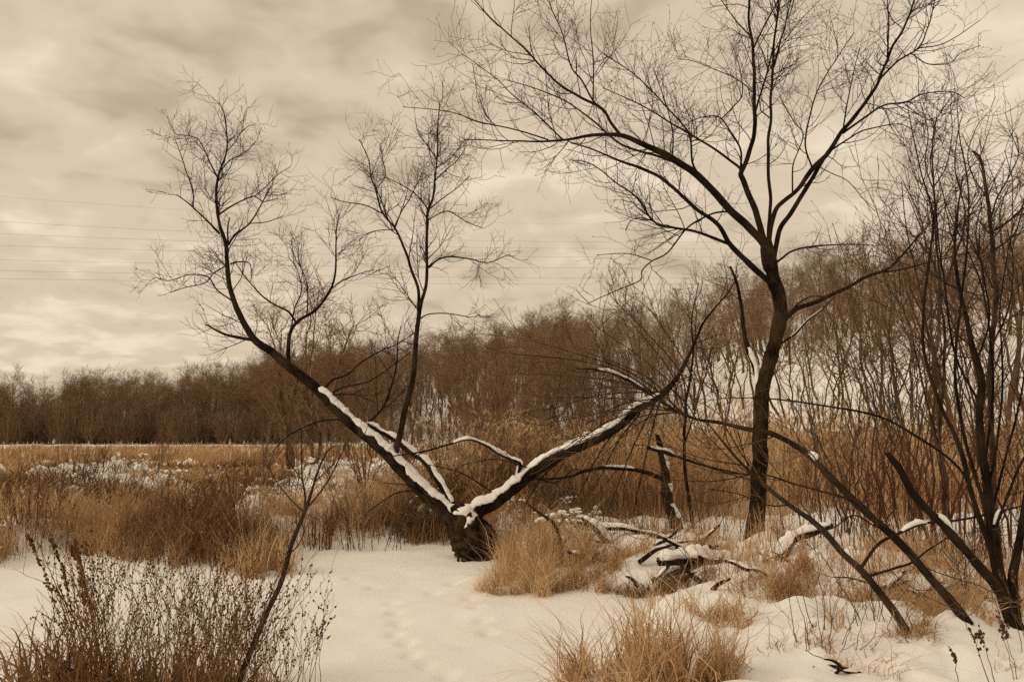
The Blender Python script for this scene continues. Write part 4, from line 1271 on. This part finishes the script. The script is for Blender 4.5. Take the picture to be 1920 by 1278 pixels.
# brown sedge on the left
snow_gap = lambda x, y: 1 - 0.72 * snow_hump(x, y)
field('marsh_sedge', 'brown matted sedge covering the open marsh', 'sedge', 44000, -0.8, 0.1, 8.8, 31, lambda x, y: off_creek(x, y) * snow_gap(x, y) * (0.05 + 0.95 * patch(x, y, 0.8, 92, -0.6, 0.15)), (0.25, 0.95), M_MARSH, 1.7, 0.9, 4, 0.46, 0.0, 0.7, leafy=0.5,
      hmod=lambda x, y: (0.7 + 0.4 * sstep(-6, 0, x)) * sstep(40, 14, y) ** 0.4 * (1 - 0.7 * snow_hump(x, y)))
field('far_sedge', 'even belt of russet sedge across the far marsh', 'sedge', 26000, -0.8, 0.05, 27, 88, lambda x, y: (0.35 + 0.65 * patch(x, y, 0.12, 93, -0.7, -0.1)) * sstep(96, 80, y + 4 * fbm(x * 0.1, y * 0.1, seed=4, octv=2)) * sstep(27, 33, y + 3 * fbm(x * .2, y * .2, seed=14, octv=2)),
      (0.45, 0.8), M_MARSH, 1.5, 0.35, 3, 0.5, 0.0, 0.2)
# thinner grass through the bank snow
field('bank_grass', 'sparse dry grass poking through the snow of the bank', 'grass', 5200, -0.05, 0.75, 5.4, 14, lambda x, y: sstep(0.15, 0.6, creek_sd(x, y)) * patch(x, y, 1.3, 94, 0.0, 0.5) * sstep(0.2, 0.9, x), (0.12, 0.5), M_REED, 1.4, 0.9, 5, 0.35, 0.0, 0.2)
field('creek_edge_grass', 'tufts of dry grass fringing the edge of the frozen creek', 'grass', 9000, -0.7, 0.06, 8.0, 13, lambda x, y: sstep(0.0, 0.12, creek_sd(x, y)) * sstep(1.4, 0.5, creek_sd(x, y)) * (0.1 + 0.9 * patch(x, y, 1.2, 95, -0.35, 0.2)), (0.2, 0.7), M_REED, 1.3, 0.7, 5, 0.38, 0.0, 0.2)


# snow caught in lumps on the sedge
def ico():
    import bmesh
    bm = bmesh.new()
    bmesh.ops.create_icosphere(bm, subdivisions=2, radius=1.0)
    bm.verts.ensure_lookup_table()
    v = np.array([q.co[:] for q in bm.verts])
    f = np.array([[q.index for q in t.verts] for t in bm.faces])
    bm.free()
    return v, f


ICO_V, ICO_F = ico()


def lump(c, sx, sy, sz, seed):
    n = 1 + 0.35 * fbm(ICO_V[:, 0] * 1.4 + seed, ICO_V[:, 1] * 1.4, ICO_V[:, 2] * 1.4, seed=seed % 97, octv=2)
    v = ICO_V * n[:, None] * np.array([sx, sy, sz])
    v[:, 2] = np.where(v[:, 2] < 0, v[:, 2] * 0.45, v[:, 2])
    return v + np.asarray(c)


sb = Bag()
NL = 1300
xy = sow(NL, -0.8, 0.12, 9.0, 32, lambda x, y: sstep(0.1, 0.4, creek_sd(x, y)) * (0.1 + 0.9 * snow_hump(x, y)) * sstep(-0.2, 0.3, fbm(x * 2.2, y * 2.2, seed=36, octv=2)))
xy2 = sow(260, 0.02, 0.7, 6.8, 14, lambda x, y: sstep(0.1, 0.4, creek_sd(x, y)) * patch(x, y, 1.0, 97, -0.2, 0.4))
xy = np.concatenate([xy, xy2])
zz_ = height(xy[:, 0], xy[:, 1])
for i, (x, y) in enumerate(xy):
    s = rs.uniform(0.35, 1.0) ** 2 * 0.055 * (0.5 + 0.035 * y)
    z = zz_[i] + rs.random() ** 1.5 * (0.3 if i < NL else 0.02)
    for j in range(rs.choice((1, 2, 3, 4))):
        r_ = s * rs.uniform(0.35, 0.9)
        sb.add(lump((x + rs.gauss(0, 1.3) * s, y + rs.gauss(0, 1.0) * s, z + rs.gauss(-0.2, 0.5) * s), r_ * rs.uniform(0.7, 1.7), r_, r_ * rs.uniform(0.5, 1.2), i * 7 + j), ICO_F)
tag(sb.build('snow_lumps', M_SNOWCAP), 'lumps of snow caught on the bent marsh grass', 'snow', kind='stuff')


# ------------------------------------------------------------------ single clumps and bushes
def clump(name, label, cat, px, py, n, spread, hr, lean, wid, mat, tmean=0.5, nseg=6, curl=1.0, ell=0.6, droop=(0.0, 0.5), bias=(0, 0), group=None, fine=0):
    c = gp(px, py)
    n = int(n * 0.8)
    wid = wid * 1.15
    a = rng.uniform(0, 6.28, n)
    q = np.sqrt(rng.random(n)) * spread
    nt_ = max(3, int(spread * 34))
    ta, tq = rng.uniform(0, 6.28, nt_), np.sqrt(rng.random(nt_)) * spread
    ti = rng.integers(0, nt_, n)
    x = c[0] + np.cos(ta[ti]) * tq[ti] + rng.normal(size=n) * 0.045
    y = c[1] + np.sin(ta[ti]) * tq[ti] * ell + rng.normal(size=n) * 0.045
    q = np.minimum(np.hypot(x - c[0], (y - c[1]) / ell), spread)
    a = np.arctan2(y - c[1], x - c[0])
    th_ = rng.uniform(0.3, 1.15, nt_)
    b0 = np.stack([x, y, height(x, y) - 0.015], 1)
    h = rng.uniform(hr[0], hr[1], n) * th_[ti] * rng.uniform(0.5, 1.1, n)
    da = a + rng.normal(size=n) * 1.3
    l = h * lean * (0.1 + rng.random(n)) * (0.6 + 0.6 * q / spread)
    ln = np.stack([np.cos(da) * l + bias[0] * h, np.sin(da) * l + bias[1] * h], 1)
    b = Bag()
    b.add(*blades(b0, h, ln, rng.uniform(0.5, 1.2, n) * wid, nseg, curl, np.clip(tmean + rng.normal(size=nt_)[ti] * 0.13 + rng.normal(size=n) * 0.2, 0, 1), rng.uniform(*droop, n), jit=0.013))
    k_ = max(4, n // 22)
    ii_ = rng.integers(0, n, k_)
    hs_ = hr[1] * rng.uniform(0.7, 1.35, k_)
    b.add(*blades(b0[ii_], hs_, rng.normal(size=(k_, 2)) * 0.3 * hs_[:, None], rng.uniform(0.7, 1.1, k_) * wid, nseg, 0.5, np.clip(tmean + 0.1 + rng.normal(size=k_) * 0.25, 0, 1), rng.uniform(0, 0.6, k_), jit=0.02))
    k_ = n // 6
    b.add(*blades(b0[:k_], h[:k_] * 0.9, ln[:k_] * 1.3 + rng.normal(size=(k_, 2)) * 0.05, rng.uniform(1.2, 2.2, k_) * wid, nseg, curl, np.clip(tmean + 0.22 + rng.normal(size=k_) * 0.2, 0, 1), rng.uniform(0.3, 1.0, k_), jit=0.012))
    o = b.build(name, mat, smooth=False, off=c)
    o.location = c
    return tag(o, label, cat, group)


clump('grass_tussock', 'big pale tan grass tussock beside the foot of the leaning tree', 'grass tussock', 1010, 1092, 2600, 0.62, (0.25, 0.72), 0.9, 0.006, M_REED, 0.62, 6, 0.9, 0.75)
clump('grass_tussock', 'tan grass spilling over the ice edge below the leaning trunk', 'grass tussock', 1085, 1098, 900, 0.42, (0.2, 0.5), 1.1, 0.006, M_REED, 0.42)
clump('grass_tussock', 'large golden grass clump at the near edge of the right bank', 'grass tussock', 1225, 1262, 1500, 0.45, (0.25, 0.72), 0.7, 0.006, M_REED, 0.42, 6, 0.9, 0.7)
clump('grass_tussock', 'spiky dry grass leaning out over the ice beside the golden clump', 'grass tussock', 1110, 1275, 420, 0.22, (0.2, 0.48), 1.0, 0.007, M_REED, 0.3, bias=(-0.1, 0))
clump('grass_tussock', 'pale grass tuft behind the sapling at the creek edge', 'grass tussock', 485, 1072, 900, 0.42, (0.35, 0.85), 0.5, 0.006, M_REED, 0.55)
clump('grass_tussock', 'drooping blond grass bunch under the snowy log left of the slanting willow', 'grass tussock', 1500, 1085, 900, 0.36, (0.25, 0.62), 1.0, 0.006, M_REED, 0.5)
clump('grass_tussock', 'tan grass around the foot of the leaning willow', 'grass tussock', 1800, 1150, 600, 0.4, (0.15, 0.4), 1.0, 0.006, M_REED, 0.45)
clump('grass_tussock', 'short grass ring round the foot of the slanting willow', 'grass tussock', 1712, 1184, 260, 0.16, (0.12, 0.3), 1.2, 0.006, M_REED, 0.4)
clump('grass_tussock', 'grass tuft tinted dark for a shaded hollow in the snow right of the frozen creek', 'grass tussock', 1225, 1108, 700, 0.3, (0.08, 0.28), 1.4, 0.007, M_MARSH, 0.2)  # low tint paints in the shade of a hollow below the hummock
clump('grass_tussock', 'bent grass stems lying over the snow before the slanting willow', 'grass tussock', 1610, 1215, 150, 0.35, (0.15, 0.36), 1.9, 0.005, M_REED, 0.35, bias=(0.6, 0))
clump('grass_tussock', 'low dry grass straws on the snow mound', 'grass tussock', 1480, 1215, 60, 0.16, (0.1, 0.25), 2.0, 0.005, M_REED, 0.25, bias=(0.5, 0))
for px, py, n_, sp_, hr_, tm_, lab_ in [(1150, 1112, 200, 0.14, (0.06, 0.2), 0.1, 'tuft tinted dark for the shaded hollow under the snow lip at the ice edge'), (1290, 1100, 420, 0.26, (0.1, 0.36), 0.3, 'brown tuft in the snow between the fallen log and the golden clump'), (1340, 1160, 300, 0.22, (0.15, 0.4), 0.4, 'tan tuft just beyond the golden clump'),  # first tuft: shade under the snow lip is put into its tint
                                   (1420, 1100, 320, 0.24, (0.1, 0.34), 0.35, 'ragged grass tuft below the tall tree in the bank snow'), (1560, 1120, 420, 0.26, (0.12, 0.36), 0.35, 'matted brown tuft under the crossing willow stems'), (1650, 1130, 300, 0.24, (0.12, 0.32), 0.4, 'low tan tuft left of the slanting willow'),
                                   (1180, 1060, 500, 0.3, (0.2, 0.5), 0.5, 'blond grass tuft below the crossed fallen branches'), (1330, 1030, 420, 0.3, (0.2, 0.6), 0.55, 'pale grass at the foot of the thin pole tree'), (1450, 1030, 420, 0.25, (0.2, 0.6), 0.5, 'pale grass hugging the foot of the tall tree'),
                                   (1740, 1120, 420, 0.3, (0.15, 0.4), 0.42, 'tan tuft between the two leaning willow stems'), (1880, 1120, 360, 0.3, (0.15, 0.45), 0.42, 'tan grass behind the foot of the willow clump'), (950, 1050, 500, 0.2, (0.25, 0.55), 0.6, 'pale grass tuft pressed against the roots of the leaning tree')][:-1] + [(968, 1062, 380, 0.18, (0.2, 0.45), 0.6, 'pale grass tuft pressed against the roots of the leaning tree')]:
    clump('grass_tussock', lab_, 'grass tussock', px, py, n_, sp_, hr_, 1.1, 0.006, M_REED if tm_ > 0.32 else M_MARSH, tm_)
clump('grass_tussock', 'tiny grass tuft alone on the open snow at the right', 'grass tussock', 1868, 1238, 26, 0.05, (0.08, 0.2), 1.6, 0.004, M_REED, 0.4)


def stems_plant(name, label, cat, c, n, spread, hr, lean, rad, mat, dens=3.0, bl=(0.1, 0.35), tmean=0.4, ell=0.6, ang=(18, 40), N=8, second=True, up=0.12, bias=(0, 0), beads=0.0, bead_r=0.006, group=None, parts=None, zoff=0.0, jit=0.015):
    c = np.asarray(c, float)
    a = rng.uniform(0, 6.28, n)
    q = np.sqrt(rng.random(n)) * spread
    x, y = c[0] + np.cos(a) * q, c[1] + np.sin(a) * q * ell
    z0 = height(x, y) - 0.02 + zoff
    h = rng.uniform(hr[0], hr[1], n)
    t = np.linspace(0, 1, N)
    da = a + rng.normal(size=n) * 0.8
    l = h * lean * rng.random(n)
    p = np.empty((n, N, 3))
    p[:, :, 0] = x[:, None] + (np.cos(da) * l + bias[0] * h)[:, None] * t ** 1.3
    p[:, :, 1] = y[:, None] + (np.sin(da) * l + bias[1] * h)[:, None] * t ** 1.3
    p[:, :, 2] = z0[:, None] + h[:, None] * t
    p[:, 1:, :] += rng.normal(size=(n, N - 1, 3)) * jit * np.minimum(h, 1.0)[:, None, None]
    r = rad * (1 - 0.65 * t)[None] * rng.uniform(0.7, 1.2, n)[:, None]
    root = thing(name, label, cat, group, tuple(c))
    b = Bag()
    v, f, uv = tubes(p, r, 4)
    b.add(v, f, np.repeat(np.clip(tmean + rng.normal(size=n) * 0.2, 0, 1), N * 4), uv)
    lv = [(p, r)]
    if dens:
        s1 = spawn(p, r, dens, bl, ang, up, 5, rad * 0.7, 0.0011, 0.25, 0.12, 0.7, 0.4)
        lv.append(s1)
        if second and s1 is not None:
            lv.append(spawn(*s1, dens * 1.5, (bl[0] * 0.5, bl[1] * 0.5), ang, up, 4, rad * 0.5, 0.001, 0.2, 0.12, 0.7, 0.3))
        for aa in lv[1:]:
            if aa is None:
                continue
            v, f, uv = tubes(aa[0], aa[1], 3)
            b.add(v, f, np.repeat(np.clip(tmean + 0.1 + rng.normal(size=len(aa[0])) * 0.2, 0, 1), aa[0].shape[1] * 3), uv)
    o = b.build('stems', mat, root, True, c)
    o['kind'] = 'stuff'
    if beads:
        hb = Bag()
        for aa, part_ in zip(lv, (0.4, 0.9, 0.9)):
            if aa is None:
                continue
            pp = aa[0]
            k = max(3, int(beads * (14 if part_ < 0.5 else 4)))
            m = rng.random(len(pp)) < (0.75 if part_ < 0.5 else 0.5)
            m[0] = True
            pp = pp[m]
            if not len(pp):
                continue
            ts = 1 - part_ * np.sort(rng.random((len(pp), k)), 1) ** 1.2
            fi = ts * (pp.shape[1] - 1)
            i0 = np.clip(fi.astype(int), 0, pp.shape[1] - 2)
            w = (fi - i0)[..., None]
            ii = np.arange(len(pp))[:, None]
            pos = (pp[ii, i0] * (1 - w) + pp[ii, i0 + 1] * w).reshape(-1, 3)
            T = norm((pp[ii, i0 + 1] - pp[ii, i0]).reshape(-1, 3))
            pos = pos + rng.normal(size=pos.shape) * bead_r * 0.7
            br = bead_r * rng.uniform(0.5, 1.25, len(pos))
            q3 = np.stack([pos - T * br[:, None] * 1.2, pos, pos + T * br[:, None] * 1.3], 1)
            qr = np.stack([br * 0.25, br, br * 0.15], 1)
            v, f, uv = tubes(q3, qr, 5)
            hb.add(v, f, np.repeat(np.clip(0.2 + rng.normal(size=len(pos)) * 0.15, 0, 1), 15), uv)
        o = hb.build('seed_heads', mat, root, True, c)
        o['kind'] = 'stuff'
    return root


# weeds in front at the left
c = flat(300, 1325)
stems_plant('dry_weed_clump', 'dense dark clump of dry weed stalks with beaded seed heads beside the sapling', 'weeds', c, 190, 0.6, (0.3, 1.08), 0.42, 0.0031, M_FORB, 5, (0.12, 0.36), 0.5, 0.7, beads=0.8, bead_r=0.005, jit=0.035)
c = flat(395, 1330)
stems_plant('dry_weed_clump', 'thinner brown weed stalks with clinging seeds at the sapling foot', 'weeds', c, 80, 0.5, (0.35, 1.0), 0.5, 0.0022, M_FORB, 4, (0.12, 0.35), 0.75, 0.7, beads=0.6, bead_r=0.005, jit=0.025)
c = flat(520, 1330)
stems_plant('dry_weed_clump', 'airy open weed with drooping seed sprays right of the sapling', 'weeds', c, 26, 0.26, (0.3, 0.7), 0.6, 0.0024, M_FORB, 5, (0.12, 0.3), 0.45, 0.6, ang=(25, 55), beads=0.5, bead_r=0.006)
c = flat(165, 1320)
for i, (bias, hh, lab) in enumerate([((-0.42, 0.1), 1.02, 'tallest thick seed spike leaning left over the weed clump'), ((-0.26, 0.0), 0.98, 'second thick brown seed spike leaning left above the weeds'), ((-0.55, 0.0), 0.72, 'short dark beaded spike reaching out at the far left'), ((-0.34, 0.1), 1.0, 'thin dark beaded spike between the thick seed spikes')]):
    stems_plant('seed_spike', lab, 'weeds', flat(175 + i * 14, 1322), 3, 0.05, (hh * 0.93, hh), 0.06, 0.005, M_FORB, 0, second=False, tmean=0.8 if i < 2 else 0.3, bias=bias, beads=5.0 if i < 2 else 1.3, bead_r=0.0085 if i < 2 else 0.007)
c = flat(110, 1330)
n = 260
a = rng.uniform(0, 6.28, n)
bz = np.stack([c[0] + rng.normal(size=n) * 0.22, c[1] + rng.normal(size=n) * 0.12, np.full(n, -0.01)], 1)
h = rng.uniform(0.35, 0.8, n)
ln = np.stack([rng.normal(size=n) * 0.32 - 0.1, rng.normal(size=n) * 0.2], 1)
b = Bag()
b.add(*blades(bz, h, ln, rng.uniform(0.009, 0.02, n), 8, 0.9, np.clip(0.45 + rng.normal(size=n) * 0.22, 0, 1), rng.uniform(0.2, 0.8, n), 0.006))
o = b.build('broad_leaf_grass', M_LEAF, smooth=True, off=c)
o.location = c
tag(o, 'arching broad brown grass leaves at the lower left corner', 'grass')
clump('pale_leaf_grass', 'pale flattened grass leaves among the weed stalks', 'grass', 240, 1300, 300, 0.65, (0.25, 0.65), 1.0, 0.010, M_LEAF, 0.85, 7, 0.9, droop=(0.3, 0.9))
clump('fine_grass', 'fine brown grass mixed through the foot of the weed clump', 'grass', 310, 1300, 700, 0.6, (0.25, 0.6), 0.7, 0.005, M_LEAF, 0.5)
clump('broad_leaf_grass', 'few curled dry grass leaves bending beside the sapling stem', 'grass', 500, 1300, 36, 0.16, (0.3, 0.5), 1.2, 0.009, M_LEAF, 0.55, 8, 0.9, droop=(0.4, 0.9))

# weeds in front at the right corner
for i, (px, py, h, lab) in enumerate([(1795, 1330, 0.24, 'small dark seed spike at the bottom edge nearest the buried log'), (1870, 1340, 0.36, 'dark weed with clustered seed heads beside the corner spike'), (1905, 1330, 0.4, 'branching dark weed stalk in the lower right corner'), (1925, 1290, 0.55, 'tall dark weed stalk at the right edge before the willow')]):
    stems_plant('seed_weed', lab, 'weeds', flat(px, py, 0.1), 1 + (i > 0), 0.03, (h * 0.9, h), 0.15, 0.003, M_FORB, 4 if i else 0, (0.06, 0.14), 0.2, second=False, bias=(-0.2, 0), beads=1.0, bead_r=0.0085)

# red-stemmed dogwoods and other shrubs
for i, (px, py, n, hr, lab) in enumerate([(1560, 1010, 30, (0.7, 1.3), 'red-stemmed shrub behind the slanting willow next to the bank tree'), (1625, 1035, 34, (0.7, 1.35), 'red-stemmed shrub tangled behind the crossing willow stems'),
                                          (1690, 1040, 40, (0.8, 1.5), 'dense red-stemmed shrub under the broken willow stem'), (1760, 1050, 36, (0.8, 1.5), 'dark red-stemmed shrub between the broken stem and the willow clump'),
                                          (1830, 1060, 30, (0.8, 1.5), 'red-stemmed shrub close behind the willow clump'), (1910, 1060, 36, (0.9, 1.7), 'red-stemmed shrub at the right edge behind the willow clump'),
                                          (1500, 1000, 18, (0.5, 1.0), 'small reddish shrub right of the tall tree trunk')]):
    stems_plant('red_shrub', lab, 'shrub', gp(px, py), int(n * 0.75), 0.42, hr, 0.5, 0.0055, M_RED, 5, (0.2, 0.55), 0.45, 0.7, (20, 45))
for px, py, n, sp, hr, lab in [(200, 985, 90, 0.7, (0.5, 0.95), 'dark brown twiggy bush rising from the sedge at the left'), (60, 1000, 60, 0.6, (0.4, 0.75), 'brown leafless bush at the left edge of the marsh'), (300, 1020, 60, 0.6, (0.3, 0.6), 'low brown bush beside the snowy hump at the creek edge'),
                               (430, 960, 40, 0.5, (0.5, 0.9), 'tall thin brown weeds left of the sapling top'), (590, 985, 30, 0.25, (0.3, 0.6), 'dark narrow bush just right of the sapling'), (130, 940, 60, 0.6, (0.6, 1.0), 'dark thin-stemmed bush in the sedge behind the left bushes'), (370, 1000, 50, 0.5, (0.4, 0.8), 'reddish brown weeds at the snowy gap in the marsh edge'), (260, 930, 50, 0.6, (0.6, 1.0), 'brown upright weeds deep in the left marsh'), (20, 950, 40, 0.5, (0.5, 0.9), 'thin dark stalks at the far left of the marsh'), (520, 960, 40, 0.4, (0.6, 1.0), 'tall dark stalks just behind the sapling fork')]:
    stems_plant('brown_bush', lab, 'bush', gp(px, py), n, sp, hr, 0.5, 0.0065, M_FORB, 8, (0.15, 0.4), 0.25, 0.7, (20, 50))
for px, py, n, sp, hr, lab in [(700, 1000, 46, 0.6, (0.5, 1.2), 'thin brown stalks behind the left limb of the leaning tree'), (890, 965, 40, 0.6, (0.5, 1.2), 'tangled dark stems behind the fork of the leaning tree'), (960, 960, 60, 0.6, (0.6, 1.4), 'tangled dark brush under the right limb of the leaning tree'),
                               (1080, 985, 40, 0.6, (0.5, 1.1), 'brown stalks between the tussock and the dead snag'), (1190, 1000, 40, 0.5, (0.5, 1.0), 'thin twiggy stalks left of the dead snag'), (1340, 1010, 30, 0.4, (0.4, 0.9), 'thin twiggy stalks between the pole tree and the tall trunk')]:
    stems_plant('stalk_bush', lab, 'bush', gp(px, py), n, sp, hr, 0.55, 0.0045, M_TWIG_L, 5, (0.2, 0.5), 0.5, 0.8, (20, 50))
for px, py, n, sp, hr, lab in [(1560, 1190, 16, 0.2, (0.3, 0.6), 'dark thin weed stems rising beside the half-buried log'), (1500, 1165, 22, 0.35, (0.2, 0.5), 'leaning thin stems in the snow behind the mound'), (1640, 1165, 20, 0.2, (0.35, 0.75), 'upright dark shoots at the left of the slanting willow foot'),
                               (1410, 1130, 14, 0.3, (0.2, 0.5), 'sparse dark stems in the bank snow below the tall tree'), (1770, 1130, 22, 0.3, (0.3, 0.7), 'dark shoots beneath the broken willow stem')]:
    stems_plant('bare_shoots', lab, 'weeds', gp(px, py), int(n * 0.7), sp, hr, 1.0, 0.003, M_FORB, 3.5, (0.1, 0.3), 0.45, 0.6, (15, 45))


for px, py, n, hr, lab in [(1690, 1020, 7, (2.2, 4.0), 'thin brown willow shoots rising high behind the broken stem'), (1745, 1010, 8, (2.6, 4.6), 'tall thin willow shoots left of the slender willow'), (1815, 1020, 9, (2.8, 5.0), 'tallest thin willow shoots between the willow clump stems'),
                           (1900, 1030, 9, (2.6, 4.8), 'tall thin willow shoots at the right edge'), (1640, 1005, 6, (1.6, 3.0), 'thin leaning willow shoots above the red shrubs'), (1550, 1000, 5, (1.4, 2.6), 'few slim shoots right of the tall bank tree')]:
    stems_plant('willow_shoots', lab, 'shrub', gp(px, py), n, 0.45, hr, 0.45, 0.013, M_TWIG_L, 3.2, (0.5, 1.3), 0.4, 0.8, (15, 40), N=12, up=0.08, jit=0.03)

# ------------------------------------------------------------------ logs and snow heaps
def brush_pile(label, px, py, n, sx, sy, seed, k=1.0):
    """fallen sticks lying over one another, some with snow"""
    r_ = random.Random(seed)
    T2 = Tree('brush_pile', label, gp(px, py), M_BARK, M_TWIG, ws=0.9)
    T2.root['category'] = 'branches'
    for i in range(n):
        x0, y0 = px + r_.uniform(-sx, sx), py + r_.uniform(-sy, sy)
        a_, l_ = r_.choice((-1, 1)) * r_.uniform(0.08, 0.9) * k, r_.uniform(30, 75) * k
        dx_, dy_ = math.cos(a_) * l_, -abs(math.sin(a_)) * l_ * 0.8
        if r_.random() < 0.5:
            dx_ = -dx_
        d_ = gp(x0, y0)[1]
        w_ = r_.uniform(4, 13)
        p_ = [(x0, y0 + 3), (x0 + dx_ * 0.5, y0 + dy_ * 0.5 + r_.uniform(-5, 5)), (x0 + dx_, y0 + dy_)]
        T2.limb('b%d' % i, p_, (w_, w_ * 0.8, w_ * 0.45), d0=d_, dd=r_.uniform(-0.25, 0.25), rough=0.7 if w_ > 7 else 0, sides=10, wig=1.2, cap=True,
                snow=[(min(p_[0][0], p_[2][0]) + 4, max(p_[0][0], p_[2][0]) - 6, r_.uniform(0.015, 0.04), 0, 0.2)] if r_.random() < 0.65 else None, twigs=dict(WT, d1=3, l1=(0.1, 0.35)) if r_.random() < 0.5 else None)


brush_pile('tangle of snowy broken branches left of the dead snag', 1170, 1030, 10, 75, 22, 1)
brush_pile('scatter of dark fallen sticks at the foot of the thin pole tree', 1300, 1032, 8, 60, 20, 2)
brush_pile('snow-topped fallen sticks on the bank below the fallen log', 1270, 1085, 7, 90, 20, 3)
brush_pile('crossed dead boughs under the slanting willow', 1590, 1085, 8, 80, 25, 4)
brush_pile('dead boughs under the snowy propped log right of the tall tree', 1480, 1060, 6, 60, 20, 5)
brush_pile('dark fallen boughs between the leaning willow and the willow clump', 1790, 1105, 7, 70, 20, 6)


def log(name, label, pts, w, depth=None, lift=0.0, snow=True, thick=0.05, stub=None, gap=0.0, ground=False):
    """a fallen log from picture points, lying on the ground; pts of (x, y) with the depth taken from the ground below them unless given"""
    q0 = gp(*pts[0]) if depth is None else at(*pts[0], depth)
    T_ = Tree(name, label, q0, M_BARK, M_TWIG, ws=0.9)
    T_.root['category'] = 'log'
    T_.limb('trunk', pts, w, d0=q0[1], dd=(gp(*pts[-1])[1] - q0[1]) if depth is None else 0.0, part='trunk', rough=0.9, sides=16, cap=True, wig=0.8, snow=[(pts[0][0], pts[-1][0], thick, 0, gap)] if snow else None, deps=[gp(*q)[1] for q in pts] if ground else None)
    return T_


log('fallen_log', 'snow-covered fallen log lying below the tall tree', [(1235, 1052), (1290, 1048), (1350, 1054), (1400, 1050), (1440, 1040)], (16, 18, 17, 15, 9), thick=0.09)
log('fallen_log', 'fallen branch with snow slanting down to the right behind the tussock', [(1092, 970), (1118, 990), (1140, 1015), (1160, 1036)], (9, 15, 17, 14), depth=9.6, thick=0.05)
log('fallen_log', 'dark fallen bough crossing the snowy branch behind the tussock', [(1082, 978), (1130, 986), (1190, 992), (1250, 1012), (1300, 1022)], (7, 10, 9, 8, 5), depth=9.7, thick=0.03, gap=0.1)
log('fallen_log', 'thin reddish dead bough sticking up through the tan tussock', [(1062, 1060), (1048, 1010), (1040, 985), (1010, 960), (990, 945)], (9, 8, 7, 5, 3), depth=9.0, snow=False)
log('fallen_log', 'snowy slanting log propped between the tall tree and the willows', [(1460, 1050), (1490, 1012), (1520, 1000), (1560, 985)], (16, 15, 14, 8), depth=8.3, thick=0.06)
log('fallen_log', 'dark log with a snow cap low behind the broken willow stem', [(1700, 1092), (1760, 1104), (1830, 1112), (1850, 1118)], (13, 14, 14, 8), depth=8.0, thick=0.06)
brush_pile('small tangle of dead sticks half buried in the snow at the lower right', 1590, 1254, 6, 26, 8, 11, 0.6)

# snow heaps: on the root of the leaning tree and on the bank edge
for px, py, d, sx, sy, sz, lab in [(1238, 1042, 8.75, 0.2, 0.2, 0.12, 'round snow cushion at the left end of the fallen log'),
                                   (1345, 1042, 8.75, 0.24, 0.2, 0.1, 'snow cushion heaped on the middle of the fallen log')]:
    q = at(px, py, d)
    bm_v = ICO_V.copy()
    o = Bag()
    o.add(lump((0, 0, 0), sx, sy, sz, int(px)), ICO_F)
    ob = o.build('snow_heap', M_SNOWCAP)
    ob.location = q
    tag(ob, lab, 'snow')

# ------------------------------------------------------------------ overhead cables far off
for i, (y0, y1, lab) in enumerate([(368, 402, 'uppermost faint power cable'), (415, 440, 'second power cable from the top'), (438, 456, 'third power cable from the top'), (460, 474, 'fourth power cable from the top'), (487, 497, 'fifth power cable from the top'),
                                   (507, 516, 'second lowest power cable'), (522, 529, 'lowest power cable')]):
    pts = []
    for k in range(-12, 26):
        px = k * 60.0
        s = px / 400.0
        py = y0 + (y1 - y0) * (s - 0.16 * s * s)
        dist = 150 + 0.03 * px
        pts.append(at(px, py, dist))
    p = np.array(pts)
    r = np.full(len(p), 0.011 if i == 0 else 0.017)
    v, f, uv = tubes(p[None], r[None], 5)
    b = Bag()
    b.add(v, f, 0.5, uv)
    tag(b.build('power_cable', M_WIRE), lab + ' crossing the sky above the marsh', 'cable', 'power cables')
